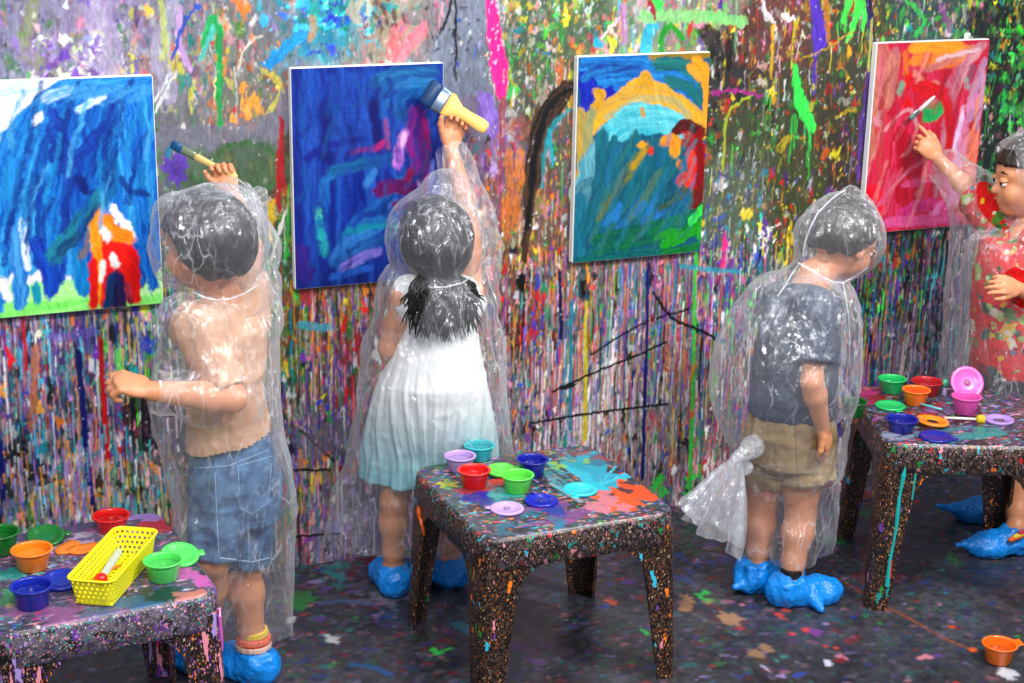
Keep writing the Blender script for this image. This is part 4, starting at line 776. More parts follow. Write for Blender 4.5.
# middle table
paint_cup(479, 459, (.10,.72,.76), 'turquoise paint cup farthest back on the middle table', 1.0, .040)
paint_cup(460, 470, (.72,.60,.84), 'lilac paint cup at the back left of the middle table', 1.0, .040)
paint_cup(474, 486, (.88,.08,.09), 'red paint cup at the left of the middle table', 1.02, .044)
paint_cup(517, 491, (.36,.86,.28), 'light green paint cup in the middle of the middle table', 1.02, .044)
paint_cup(532, 475, (.06,.10,.58), 'dark blue paint cup behind the light green one on the middle table', 1.0, .044)
cup_lid(502, 473, (.36,.86,.28), 'light green lid between the red and light green cups', 1.0, knob=False, dz=.004, tilt=(.06,0,0), spin=0)
cup_lid(507, 510, (.76,.62,.86), 'lilac lid at the front of the middle table', 1.02, spin=2.6)
cup_lid(541, 502, (.06,.12,.66), 'blue lid on the middle table beside the lilac lid', 1.02, spin=1.7)
cup_lid(580, 491, (.16,.76,.82), 'turquoise lid in the turquoise puddle on the middle table', 1.08, knob=False, spin=4)
a = Vector(Z(551, 485, TH)); b = Vector(Z(581, 503, TH)); e = empty('wooden_stirrer', (a.x, a.y, TH+.0008)); tag(e, 'flat grey stirring stick beside the turquoise lid', 'stick')
d = b-a; pp = d.cross(Vector((0,0,1))).normalized()*.0085
bm = loft([[tuple(q+d*0) for q in (a-a+pp*k-d*.02, a-a-pp*k-d*.02, d*1.02-pp*k, d*1.02+pp*k)] for k in (1,)]+[[tuple(q+Vector((0,0,.0035))) for q in (pp-d*.02, -pp-d*.02, d*1.02-pp, d*1.02+pp)]])
bmesh.ops.bevel(bm, geom=bm.edges[:], offset=.0012, segments=2, affect='EDGES'); link('stick', bm_mesh(bm), mat('grey_stick', (.50,.55,.58), .5), e, smooth=False)
bm = loft([[tuple(v) for v in (d*.15+pp*.9+Vector((0,0,z)), d*.15-pp*.9+Vector((0,0,z)), d*.5-pp*.7+Vector((0,0,z)), d*.6+pp*.8+Vector((0,0,z)))] for z in (.0036,.0046)]); link('paint_smear', bm_mesh(bm), mat('smear', (.35,.62,.68), .2), e, smooth=False)
# right table
TH = TH3
paint_cup(891, 392, (.10,.72,.38), 'green paint cup at the back left of the right table', 1.0, .042)
paint_cup(926, 394, (.68,.08,.12), 'dark red paint cup behind the orange cup on the right table', 1.12, .040)
paint_cup(915, 404, (.96,.45,.06), 'orange paint cup in the middle of the right table', .98, .044, fill=(.85,.3,.05), level=.8)
paint_cup(965, 413, (.86,.32,.66), 'tall pink paint cup with its lid leaning on it, right table', 1.02, .050)
paint_cup(901, 431, (.05,.10,.55), 'dark blue paint cup at the front of the right table', 1.08, .036)
paint_cup(853, 416, (.08,.38,.14), 'dark green paint cup behind the wrist of the boy in khaki shorts', .9, .044)
cup_lid(965, 400, (.90,.40,.74), 'pink lid tipped up against the tall pink cup', 1.18, tilt=(1.02,0,0), tab=False, dz=.052, spin=-.35)
cup_lid(890, 407, (.10,.72,.38), 'green lid in front of the green cup on the right table', 1.05, knob=False)
cup_lid(936, 438, (.05,.10,.55), 'dark blue lid at the front edge of the right table', 1.12, knob=False, dz=.0)
cup_lid(932, 425, (.97,.52,.08), 'orange ring-shaped lid with an open middle on the right table', 1.1, hole=True, knob=False, dz=.008, tilt=(.05,.08,0), spin=.3)
cup_lid(999, 421, (.66,.52,.82), 'lilac ring-shaped lid at the right of the right table', 1.0, hole=True, knob=False, spin=.4)
def stick_brush(p0, p1, r, ch, ct, label, z=None, tipr=.012):
    z = TH if z is None else z
    a = Vector(Z(*p0, z)); b = Vector(Z(*p1, z)); e = empty('sponge_brush', (a.x, a.y, z+.010)); tag(e, label, 'brush'); d = b-a; d.z = 0
    link('handle', bm_mesh(tube([d*0, d*.3, d*.80], [r*.8, r, r], 10)), plastic(ch), e)
    bm = tube([d*.78, d*.82, d*.9, d*.97, d*1.0], [tipr*.7,tipr,tipr*1.05,tipr,tipr*.6], 14); link('sponge', bm_mesh(bm), mat('sponge', ct, .8), e)
stick_brush((944,421), (985,423), .0038, (.88,.86,.80), (.78,.66,.10), 'white-handled brush with a mustard sponge head on the right table', tipr=.0125)
stick_brush((942,413), (908,404), .0036, (.35,.70,.74), (.30,.55,.60), 'thin pale turquoise brush lying across the right table', tipr=.005)
p = Z(944, 396, TH); e = empty('paint_dropper', (p[0], p[1], TH+.001)); tag(e, 'small standing dropper with a green bulb beside the pink cup', 'dropper')
link('tube', bm_mesh(tube([(0,0,0),(0,0,.006),(0,0,.028)], [.009,.008,.005], 14)), mat('lilac_tube', (.62,.58,.74), .3), e)
link('bulb', bm_mesh(tube([(0,0,.028),(0,0,.034),(0,0,.045),(0,0,.050)], [.006,.009,.009,.004], 14)), plastic((.25,.68,.52)), e)
# cup on the floor
e = paint_cup(998, 661, (.92,.42,.08), 'orange paint cup standing alone on the floor at lower right', 1.10, .050, z=.0012, fill=(.70,.28,.05), level=.45)
e.rotation_euler = (0, 0, -.3)
bm = bmesh.new(); bmesh.ops.create_cube(bm, size=1, matrix=Matrix.Translation((.049, 0, .050)) @ Matrix.Rotation(-.25, 4, 'Y') @ Matrix.Diagonal((.020, .034, .002, 1))); bmesh.ops.bevel(bm, geom=bm.edges[:], offset=.0008, segments=1, affect='EDGES'); link('lid_tab', bm_mesh(bm), plastic((.92,.42,.08)), e, smooth=False)
# paint drips that hang down the legs, fixed on the plastic
def surf_strip(target_names, px, w, m, name, lift=.0012, parent=None):
    """a thin raised bead laid on a surface under the given picture points"""
    dg = bpy.context.evaluated_depsgraph_get(); pts = []
    q = []
    for a, b in zip(px, px[1:]):
        for t in np.linspace(0, 1, 7)[:-1]: q.append((a[0]+(b[0]-a[0])*t, a[1]+(b[1]-a[1])*t))
    q.append(px[-1])
    for x, y in q:
        ok, loc, nor, idx, ob, _ = scene.ray_cast(dg, Vector(CAM), Vector(ray(x, y)))
        for _k in range(6):
            if ok and ob in target_names: break
            if not ok: break
            ok, loc, nor, idx, ob, _ = scene.ray_cast(dg, loc+Vector(ray(x, y)).normalized()*.0008, Vector(ray(x, y)))
        if ok and ob in target_names: pts.append(loc)
    if len(pts) < 2: return None
    par = parent or target_names[0]
    W_ = [w]*len(pts) if not hasattr(w, '__len__') else list(np.interp(np.linspace(0, 1, len(pts)), np.linspace(0, 1, len(w)), w))
    bm = tube(pts, W_, 8); inv = par.matrix_world.inverted()
    for v in bm.verts: v.co = inv @ v.co
    o = bpy.data.objects.new(name, bm_mesh(bm)); COL.objects.link(o); o.data.materials.append(m); o.parent = par
    return o
bpy.context.view_layer.update()
def kids_named(root, n): return [o for o in root.children if o.name.split('.')[0] == n]
T_all = [o for o in scene.objects if o.name.split('.')[0] == 'childrens_table']
T3 = [o for o in T_all if 'right' in o['label']][0]; T1 = [o for o in T_all if 'left' in o['label']][0]; T2 = [o for o in T_all if 'middle' in o['label']][0]
turq = mat('turquoise_paint', (.10,.66,.64), .25)
def front_leg(T, sx, sy):
    best = None
    for l in kids_named(T, 'leg'):
        c = sum((Vector(b) for b in l.bound_box), Vector())/8
        if c.x*sx > 0 and c.y*sy > 0: return l
L3 = front_leg(T3, -1, -1)
surf_strip([L3], [(906,462),(903,478),(899,500),(896,530),(890,560),(887,586)], [.003,.007,.004,.006,.0035,.005,.007], turq, 'paint_drip')
surf_strip([L3], [(916,470),(912,500)], [.003,.002], turq, 'paint_drip'); surf_strip([L3], [(891,560),(890,578)], [.004,.004], mat('red_paint', (.75,.1,.15), .3), 'paint_drip')
L2 = front_leg(T2, -1, 1); surf_strip([L2], [(419,505),(420,520)], [.005,.008,.004], mat('orange_paint', (.92,.38,.06), .3), 'paint_drip'); surf_strip([L2], [(421,519),(424,535)], [.006,.003], mat('orange_paint', (.92,.38,.06), .3), 'paint_drip')
L1 = front_leg(T1, 1, -1); mk = mat('pink_paint', (.80,.36,.66), .3)
surf_strip([L1], [(217,560),(218,600),(222,650)], [.005,.004,.005,.003], mk, 'paint_drip'); surf_strip([L1], [(226,590),(229,630)], [.003,.005,.002], mk, 'paint_drip')

# ================================================================== LIGHT
wd = bpy.data.worlds.new('room_light'); scene.world = wd; wd.use_nodes = True
wd.node_tree.nodes['Background'].inputs[0].default_value = (.80,.86,1,1); wd.node_tree.nodes['Background'].inputs[1].default_value = .45
def area(name, loc, look, size, power, col=(1,1,1), sy=None):
    l = bpy.data.lights.new(name, 'AREA'); l.size = size; l.energy = power; l.color = col
    if sy: l.shape = 'RECTANGLE'; l.size_y = sy
    o = bpy.data.objects.new(name, l); COL.objects.link(o); o.location = loc
    o.rotation_euler = (Vector(look)-Vector(loc)).to_track_quat('-Z', 'Y').to_euler(); return o
area('ceiling_lamp_right', (3.0,-2.6,3.1), (1.9,-.2,.7), .42, 82, (1,.97,.93))
area('fill_light_left', (.2,-2.7,3.0), (1.2,-.2,.7), .38, 48, (1,.98,.96))  # added fill light for glints on the plastic, no known lamp
area('fill_light_middle', (1.2,-3.6,2.9), (1.6,-.3,.6), .38, 34, (1,.98,.96))  # added fill from the camera side, not a lamp of the room
area('fill_light_near_wall', (1.9,-1.1,2.9), (1.9,-.7,0), .25, 22, (.95,.98,1), 3.0)  # added overhead strip light to make the ponchos glint, no known lamp
scene.view_settings.view_transform = 'Standard'; scene.view_settings.look = 'None'; scene.view_settings.gamma = 1; scene.view_settings.use_curve_mapping = False
scene.view_settings.exposure = .27
scene.cycles.use_denoising = True; scene.cycles.transparent_max_bounces = 24; scene.cycles.max_bounces = 8

# ================================================================== SIGNED DISTANCE MODELLING
def A3(v): return np.array(v, np.float32)
def unit(v): v = np.asarray(v, float); return v/np.linalg.norm(v)
def cap(a, b, ra, rb, k=None, sub=False): return dict(t='cap', a=A3(a), b=A3(b), ra=ra, rb=rb, k=k, sub=sub)
def chain(pts, rad, k=None): return [cap(pts[i], pts[i+1], rad[i], rad[i+1], k) for i in range(len(pts)-1)]
def ell(c, r, ax=None, k=None, sub=False):
    """ax: rows are unit axes"""
    return dict(t='ell', c=A3(c), r=A3(r), ax=np.eye(3, dtype=np.float32) if ax is None else np.array(ax, np.float32), k=k, sub=sub)
def fcap(a, b, ra, rb, u=None, qa=1., k=None):
    """flat-ended tapered elliptical tube: ra, rb along u, times qa across"""
    return dict(t='fcap', a=A3(a), b=A3(b), ra=ra, rb=rb, u=u, q=qa, k=k)
VR = unit([_r[0], _r[1], 0]); VF = unit([_fw[0], _fw[1], 0])
def rows(R, k=None, flat=True):
    """stack of horizontal ellipses: (centre, half width across the view, half depth)"""
    R = sorted(R, key=lambda q: q[0][2])
    return dict(t='rows', z=np.array([q[0][2] for q in R]), x=np.array([q[0][0] for q in R]), y=np.array([q[0][1] for q in R]), ru=np.array([q[1] for q in R]), rv=np.array([q[2] for q in R]), k=k, flat=flat)
def sil(R, k=None, flat=True):
    """R: (px left, px right, py, world Y, depth ratio)"""
    out = []
    for xl, xr, py, Y, q in R:
        c = P((xl+xr)/2, py, Y); pm = FPX/((c-CAM) @ _fw); ru = (xr-xl)/2/pm; out.append((c, ru, ru*q))
    return rows(out, k, flat)
def sdf(pr, G):
    t = pr['t']
    if t == 'cap':
        ab = pr['b']-pr['a']; d = G-pr['a']; h = np.clip((d @ ab)/(ab @ ab+1e-12), 0, 1)
        return np.sqrt(((d-h[..., None]*ab)**2).sum(-1))-(pr['ra']+(pr['rb']-pr['ra'])*h)
    if t == 'ell':
        d = (G-pr['c']) @ pr['ax'].T; k0 = np.sqrt(((d/pr['r'])**2).sum(-1)); k1 = np.sqrt(((d/pr['r']**2)**2).sum(-1))+1e-9
        return k0*(k0-1)/k1
    if t == 'fcap':
        ab = pr['b']-pr['a']; L_ = np.linalg.norm(ab); w = ab/L_; d = G-pr['a']; s = d @ w; h = np.clip(s/L_, 0, 1)
        u = np.array([1,0,0.]) if pr['u'] is None else np.asarray(pr['u'], float); u = unit(u-(u @ w)*w); v = np.cross(w, u)
        r = pr['ra']+(pr['rb']-pr['ra'])*h; a = np.sqrt((d @ u)**2+((d @ v)/pr['q'])**2)-r
        return np.maximum(a*min(1, pr['q']), np.maximum(-s, s-L_))
    if t == 'rows':
        z = G[..., 2]; zz = z[0, 0, :]
        f = lambda n: np.interp(zz, pr['z'], pr[n])[None, None, :]
        dx = G[..., 0]-f('x'); dy = G[..., 1]-f('y'); ru, rv = f('ru'), f('rv')
        du = dx*VR[0]+dy*VR[1]; dv = dx*VF[0]+dy*VF[1]
        q = (np.sqrt((du/ru)**2+(dv/rv)**2)-1)*np.minimum(ru, rv)
        return np.maximum(q, np.maximum(pr['z'][0]-z, z-pr['z'][-1]))
def infl(prims, d):
    out = []
    for p in prims:
        if p.get('sub'): continue
        p = dict(p)
        for k in ('ra', 'rb', 'r', 'ru', 'rv'):
            if k in p and p[k] is not None: p[k] = p[k]+d
        p['k'] = .02; out.append(p)
    return out
def bounds(pr):
    t = pr['t']
    if t in ('cap', 'fcap'):
        r = max(pr['ra'], pr['rb'])*(max(1, pr.get('q', 1))); return np.minimum(pr['a'], pr['b'])-r, np.maximum(pr['a'], pr['b'])+r
    if t == 'ell': r = pr['r'].max(); return pr['c']-r, pr['c']+r
    r = max(pr['ru'].max(), pr['rv'].max()); return np.array([pr['x'].min()-r, pr['y'].min()-r, pr['z'][0]]), np.array([pr['x'].max()+r, pr['y'].max()+r, pr['z'][-1]])
def build(prims, vox, k=.015, smooth=2, inflate=0.0, floor=True):
    pos = [p for p in prims if not p.get('sub')]
    lo = np.min([bounds(p)[0] for p in pos], 0)-.012-inflate; hi = np.max([bounds(p)[1] for p in pos], 0)+.012+inflate
    n = np.ceil((hi-lo)/vox).astype(int)+2; F = np.full(n, 1.0, np.float32)
    for p in sorted(prims, key=lambda q: bool(q.get('sub'))):
        a, b = bounds(p); m = .035+inflate
        i0 = np.clip(((a-m-lo)/vox).astype(int), 0, n); i1 = np.clip(((b+m-lo)/vox).astype(int)+2, 0, n)
        ax = [lo[c]+np.arange(i0[c], i1[c])*vox for c in range(3)]
        G = np.stack(np.meshgrid(*ax, indexing='ij'), -1).astype(np.float32)
        d = sdf(p, G).astype(np.float32)-inflate*(0 if p.get('sub') else 1); s = F[i0[0]:i1[0], i0[1]:i1[1], i0[2]:i1[2]]
        kk = p.get('k') or k
        if p.get('sub'): s[:] = np.maximum(s, -d); continue
        h = np.clip(.5+.5*(s-d)/kk, 0, 1); s[:] = s*(1-h)+d*h-kk*h*(1-h)
    S_ = F < 0
    c = [S_[dx:n[0]-1+dx, dy:n[1]-1+dy, dz:n[2]-1+dz] for dx in (0,1) for dy in (0,1) for dz in (0,1)]
    cnt = sum(q.astype(np.int8) for q in c); act = np.argwhere((cnt > 0) & (cnt < 8))
    off = np.array([(dx, dy, dz) for dx in (0,1) for dy in (0,1) for dz in (0,1)])
    val = np.stack([F[act[:,0]+o[0], act[:,1]+o[1], act[:,2]+o[2]] for o in off], 1)
    acc = np.zeros((len(act), 3)); num = np.zeros(len(act))
    for i in range(8):
        for j in range(i+1, 8):
            if np.abs(off[i]-off[j]).sum() != 1: continue
            x = (val[:, i] < 0) != (val[:, j] < 0); t = np.where(x, val[:, i]/(val[:, i]-val[:, j]+1e-12*(~x)), 0)
            acc += x[:, None]*(off[i]+t[:, None]*(off[j]-off[i])); num += x
    V = lo+(act+acc/num[:, None])*vox
    idx = np.full(n-1, -1, np.int32); idx[act[:,0], act[:,1], act[:,2]] = np.arange(len(act))
    Q = []
    for a in range(3):
        s0 = [slice(1, -1)]*3; s0[a] = slice(0, -1); s1 = list(s0); s1[a] = slice(1, None)
        A_ = S_[tuple(s0)]; B_ = S_[tuple(s1)]; e = np.argwhere(A_ != B_); inside = A_[e[:,0], e[:,1], e[:,2]]
        g = e.copy(); b1, b2 = [(1,2), (2,0), (0,1)][a]
        for q in (0,1,2):
            if q != a: g[:, q] += 1
        def I(d1, d2):
            h = g.copy(); h[:, b1] -= d1; h[:, b2] -= d2; h = np.minimum(h, np.array(idx.shape)-1); return idx[h[:,0], h[:,1], h[:,2]]
        f = np.stack([I(0,0), I(1,0), I(1,1), I(0,1)], 1); f[~inside] = f[~inside][:, ::-1]; Q.append(f)
    Q = np.vstack(Q); Q = Q[(Q >= 0).all(1)]
    for _ in range(smooth):                                             # Laplacian relax
        s = np.zeros_like(V); m = np.zeros(len(V))
        for i in range(4):
            np.add.at(s, Q[:, i], V[Q[:, (i+1) % 4]]+V[Q[:, (i+3) % 4]]); np.add.at(m, Q[:, i], 2)
        V = V*.5+.5*s/np.maximum(m, 1)[:, None]
    return V, Q
def normals(V, Q):
    n = np.cross(V[Q[:,2]]-V[Q[:,0]], V[Q[:,3]]-V[Q[:,1]]); o = np.zeros_like(V)
    for i in range(4): np.add.at(o, Q[:, i], n)
    return o/(np.linalg.norm(o, axis=1)[:, None]+1e-12)
def ridge(V, sc, off=0): return 1-np.abs(2*vn3(V*np.array(sc), off)-1)
def displace(V, Q, d): return V+normals(V, Q)*d[:, None]
def person_mesh(name, V, Q, m, root, col=None):
    if V[:, 2].min() < .0015: V = V.copy(); V[:, 2] = np.maximum(V[:, 2], .0015)
    used = np.zeros(len(V), bool); used[Q.ravel()] = True; re = np.cumsum(used)-1
    me = mesh_np(V[used]-np.array(root.location), re[Q]); 
    if col is not None: set_paint(me, col[used])
    return link(name, me, m, root)

# ------------------------------------------------------------------ anatomy
def head_prims(c, f, u, s=1.0):
    f = unit(f); u = unit(np.asarray(u, float)-f*(np.asarray(u, float) @ f)); l = np.cross(u, f); ax = [f, l, u]; c = np.asarray(c, float)
    q = lambda a, b, d: c+(f*a+l*b+u*d)*s
    R = [ell(q(-.008,0,.018), np.array([.098,.080,.092])*s, ax), ell(q(.030,0,-.045), np.array([.062,.058,.060])*s, ax), ell(q(.055,0,-.085), np.array([.024,.026,.020])*s, ax),
         ell(q(.055,.036,-.040), np.array([.030,.027,.030])*s, ax), ell(q(.055,-.036,-.040), np.array([.030,.027,.030])*s, ax), ell(q(.070,0,.020), np.array([.022,.050,.022])*s, ax),
         ell(q(.098,0,-.032), np.array([.013,.011,.011])*s, ax, .006), cap(q(.086,0,.0), q(.097,0,-.028), .006*s, .008*s, .010),
         ell(q(.084,0,-.060), np.array([.008,.019,.0042])*s, ax, .003), ell(q(.083,0,-.068), np.array([.008,.015,.0045])*s, ax, .003)]
    for sg in (1, -1):
        R += [ell(q(-.004,sg*.082,-.014), np.array([.018,.007,.027])*s, ax, .006), ell(q(-.001,sg*.087,-.012), np.array([.010,.006,.016])*s, ax, .003, sub=True),
              ell(q(.087,sg*.031,.001), np.array([.0115,.017,.0075])*s, ax, .004)]
    return R, q, ax
def hand_prims(w, d, n, ts, s=1.0, curl=(20,25,20), spread=1.0, thumb=35, fan=None):
    """w wrist, d towards the fingers, n where the palm looks, ts +1/-1 thumb side along d x n"""
    d = unit(d); n = unit(np.asarray(n, float)-d*(np.asarray(n, float) @ d)); t = np.cross(d, n)*ts; w = np.asarray(w, float)
    ax = [d, t, n]; R = [ell(w+d*.030*s, np.array([.036,.027,.0135])*s, ax, .008), ell(w+d*.020*s+t*.012*s+n*.004*s, np.array([.024,.014,.013])*s, ax, .008)]
    for i, (o, L_) in enumerate(((.0215,.046), (.0072,.051), (-.0072,.048), (-.0210,.038))):
        c0 = curl if not isinstance(curl[0], (tuple, list)) else curl[i]
        p = w+(d*(.053-abs(i-1.3)*.003)+t*o*spread)*s; dr = unit(d+t*(.5-i*.33)*.16*spread*1.3); nn = n; pts = [p-dr*.012*s, p]
        for sg, (fr, an) in enumerate(zip((.46,.30,.24), c0)):
            a = math.radians(an+i*2); dr, nn = dr*math.cos(a)+nn*math.sin(a), nn*math.cos(a)-dr*math.sin(a); p = p+dr*L_*fr*s; pts.append(p)
        R += chain(pts, [.0074*s,.0070*s,.0066*s,.0060*s,.0052*s], .0022)
    a = math.radians(thumb); b = w+(d*.014+t*.018)*s; dr = unit(d*math.cos(a)+t*math.sin(a)*.9+n*.35); dr2 = unit(dr+d*.35+n*.4-t*.25)
    R += chain([b, b+dr*.020*s, b+dr*.038*s, b+dr*.038*s+dr2*.018*s], [.0105*s,.0088*s,.0078*s,.0062*s], .004)
    return R
def arm_prims(sh, el, wr, s=1.0):
    sh, el, wr = map(np.asarray, (sh, el, wr)); m = el+(wr-el)*.28
    return chain([sh, sh+(el-sh)*.5, el], [.034*s,.032*s,.027*s])+chain([el, m, wr], [.027*s,.0285*s,.0185*s])
def leg_prims(hip, kn, an, s=1.0):
    hip, kn, an = map(np.asarray, (hip, kn, an)); d = kn+(an-kn)*.3
    return chain([hip, hip+(kn-hip)*.5, kn], [.062*s,.056*s,.041*s])+chain([kn, d, kn+(an-kn)*.75, an], [.040*s,.043*s,.031*s,.026*s])
def foot_prims(an, toe, s=1.0):
    an = np.asarray(an, float); t = unit([toe[0], toe[1], 0]); z0 = .024*s
    g = np.array([an[0], an[1], 0.]); return chain([an, g-t*.018+np.array([0,0,z0+.006])], [.026*s,.024*s])+chain([g-t*.022+[0,0,z0], g+t*.05+[0,0,z0], g+t*.105+[0,0,.018]], [.024*s,.026*s,.017*s])+[cap(an, g+t*.05+[0,0,.03], .024*s, .022*s)]
M_skin = mat('skin', (.83,.56,.40), .45, Subsurface_Weight=.12, Subsurface_Scale=.02); M_skin.node_tree.nodes['Principled BSDF'].inputs['Subsurface Radius'].default_value = (1,.35,.2); bump(M_skin, 120, .12, .001)
def hair_mat(name, c):
    m = mat(name, c, .38, Specular_IOR_Level=.45); bump(m, 150, .9, .004, 5, (1,1,.22)); return m
M_black = hair_mat('black_hair', (.075,.065,.065)); M_brown = hair_mat('dark_brown_hair', (.16,.12,.10))
M_iris = mat('eye_brown', (.06,.035,.03), .1); M_eyewhite = mat('eye_white', (.92,.90,.88), .2)
def eyes_brows(q, ax, root, mh):
    for sg in (1, -1):
        bm = bmesh.new(); c = q(.0845, sg*.030, -.007)
        bmesh.ops.create_uvsphere(bm, u_segments=16, v_segments=12, radius=.0105, matrix=Matrix.Translation(Vector(c)-root.location)); o = link('eye', bm_mesh(bm), M_eyewhite, root)
        bm = bmesh.new(); f = Vector(ax[0]); bmesh.ops.create_uvsphere(bm, u_segments=14, v_segments=10, radius=.0080, matrix=Matrix.Translation(Vector(c)+f*.0042-root.location)); 
        i = bpy.data.objects.new('iris', bm_mesh(bm)); COL.objects.link(i); i.data.materials.append(M_iris); i.parent = o; i.matrix_parent_inverse = Matrix.Identity(4)
        pts = [Vector(q(*v))-root.location for v in ((.090, sg*.014, .020), (.091, sg*.030, .026), (.080, sg*.046, .021))]
        link('eyebrow', bm_mesh(tube(pts, [.0025,.003,.0015], 8)), mh, root)
def hair_shell(c, f, u, s, mh, root, nape=-.062, side=.0, name='hair', grow=.011, fringe=.040, extra=()):
    """scalp hair: the grown skull minus the face and what lies under the nape"""
    R, q, ax = head_prims(c, f, u, s); f_, l_, u_ = ax
    pr = [ell(q(-.010,0,.020), np.array([.098,.080,.092])*s+grow, ax), ell(q(-.045,0,-.020), np.array([.050,.062,.062])*s, ax)]+list(extra)
    V, Q = build(pr, .0032, .02, 2)
    rel = V-np.asarray(c, float); a = rel @ f_/s; b = rel @ l_/s; z = rel @ u_/s
    st = np.stack([rel @ f_, rel @ l_, rel @ u_], 1)
    d = (ridge(st, (55,55,20), 3)-.5)*.004+(ridge(st, (140,140,45), 5)-.5)*.0032+(vn3(st*30, 2)-.5)*.006
    tt = np.clip((a+.050)/.100, 0, 1); tt = tt*tt*(3-2*tt); face = z < nape+(fringe-nape)*tt+.016*(vn3(st*60, 8)-.5)+.006*(vn3(st*200, 9)-.5)
    V = displace(V, Q, d)
    # tuck the masked zone into the skull so that the hair ends in a thin irregular edge
    V = np.where(face[:, None], np.asarray(c)+rel*.80, V)
    keep = ~face[Q].all(1); return person_mesh(name, V, Q[keep], mh, root)

# ------------------------------------------------------------------ plastic poncho material
def film(name, tint=(.985,.99,1.0), lo=.07, hi=.64, gl=1.6):
    m = bpy.data.materials.new(name); m.use_nodes = True; nt = m.node_tree; nt.nodes.clear()
    out = N(m, 'ShaderNodeOutputMaterial'); tr = N(m, 'ShaderNodeBsdfTransparent'); tr.inputs[0].default_value = (*tint, 1)
    df = N(m, 'ShaderNodeBsdfDiffuse'); df.inputs[0].default_value = (*lin((.95,.96,.98)), 1); tl = N(m, 'ShaderNodeBsdfTranslucent'); tl.inputs[0].default_value = (*lin((.90,.92,.95)), 1)
    mx0 = N(m, 'ShaderNodeMixShader'); mx0.inputs[0].default_value = .25; L(m, df.outputs[0], mx0.inputs[1]); L(m, tl.outputs[0], mx0.inputs[2])
    gs = N(m, 'ShaderNodeBsdfGlossy'); gs.inputs['Roughness'].default_value = .16; gs.inputs['Color'].default_value = (.95,.97,1,1)
    tc = N(m, 'ShaderNodeTexCoord'); no = N(m, 'ShaderNodeTexNoise'); no.inputs['Scale'].default_value = 26; no.inputs['Detail'].default_value = 5; no.inputs['Distortion'].default_value = 1.6
    mp = N(m, 'ShaderNodeMapping'); mp.inputs['Scale'].default_value = (1,1,.42); L(m, tc.outputs['Object'], mp.inputs['Vector']); L(m, mp.outputs['Vector'], no.inputs['Vector'])
    vo = N(m, 'ShaderNodeTexVoronoi'); vo.feature = 'DISTANCE_TO_EDGE'; vo.inputs['Scale'].default_value = 30
    ad = N(m, 'ShaderNodeVectorMath', operation='MULTIPLY_ADD'); ad.inputs[1].default_value = (.03,.03,.03); L(m, no.outputs['Color'], ad.inputs[0]); L(m, mp.outputs['Vector'], ad.inputs[2]); L(m, ad.outputs[0], vo.inputs['Vector'])
    sm = N(m, 'ShaderNodeMath', operation='MULTIPLY_ADD'); L(m, vo.outputs['Distance'], sm.inputs[0]); sm.inputs[1].default_value = 1.1; L(m, no.outputs['Fac'], sm.inputs[2])
    bp = N(m, 'ShaderNodeBump'); bp.inputs['Strength'].default_value = 1.0; bp.inputs['Distance'].default_value = .012; L(m, sm.outputs[0], bp.inputs['Height'])
    for b in (gs,): L(m, bp.outputs['Normal'], b.inputs['Normal'])
    lw = N(m, 'ShaderNodeLayerWeight'); lw.inputs['Blend'].default_value = .5
    mr = N(m, 'ShaderNodeMapRange'); mr.inputs['From Min'].default_value = .15; mr.inputs['From Max'].default_value = 1; mr.inputs['To Min'].default_value = lo; mr.inputs['To Max'].default_value = hi
    pw = N(m, 'ShaderNodeMath', operation='POWER'); pw.inputs[1].default_value = 1.9; L(m, lw.outputs['Facing'], pw.inputs[0]); L(m, pw.outputs[0], mr.inputs['Value'])
    # creases of the plastic turn white
    mp2 = N(m, 'ShaderNodeMapping'); mp2.inputs['Scale'].default_value = (1,1,.35); n2 = N(m, 'ShaderNodeTexNoise'); n2.inputs['Scale'].default_value = 16; n2.inputs['Detail'].default_value = 3
    a2 = N(m, 'ShaderNodeVectorMath', operation='MULTIPLY_ADD'); a2.inputs[1].default_value = (.10,.10,.10); L(m, tc.outputs['Object'], mp2.inputs['Vector']); L(m, mp2.outputs['Vector'], n2.inputs['Vector']); L(m, n2.outputs['Color'], a2.inputs[0]); L(m, mp2.outputs['Vector'], a2.inputs[2])
    v2 = N(m, 'ShaderNodeTexVoronoi'); v2.feature = 'DISTANCE_TO_EDGE'; v2.inputs['Scale'].default_value = 20; L(m, a2.outputs[0], v2.inputs['Vector'])
    cr = N(m, 'ShaderNodeMapRange'); cr.inputs['From Min'].default_value = 0; cr.inputs['From Max'].default_value = .05; cr.inputs['To Min'].default_value = .34; cr.inputs['To Max'].default_value = 0; L(m, v2.outputs['Distance'], cr.inputs['Value'])
    n3 = N(m, 'ShaderNodeTexNoise'); n3.inputs['Scale'].default_value = 9; L(m, tc.outputs['Object'], n3.inputs['Vector'])
    g3 = N(m, 'ShaderNodeMapRange'); g3.inputs['From Min'].default_value = .45; g3.inputs['From Max'].default_value = .62; L(m, n3.outputs['Fac'], g3.inputs['Value'])
    cm = N(m, 'ShaderNodeMath', operation='MULTIPLY'); L(m, cr.outputs[0], cm.inputs[0]); L(m, g3.outputs[0], cm.inputs[1])
    mr0 = mr; mr = N(m, 'ShaderNodeMath', operation='ADD'); mr.use_clamp = True; L(m, mr0.outputs[0], mr.inputs[0]); L(m, cm.outputs[0], mr.inputs[1])
    m1 = N(m, 'ShaderNodeMixShader'); L(m, mr.outputs[0], m1.inputs[0]); L(m, tr.outputs[0], m1.inputs[1]); L(m, mx0.outputs[0], m1.inputs[2])
    fr = N(m, 'ShaderNodeMath', operation='POWER'); fr.inputs[1].default_value = 4.0; L(m, lw.outputs['Facing'], fr.inputs[0])
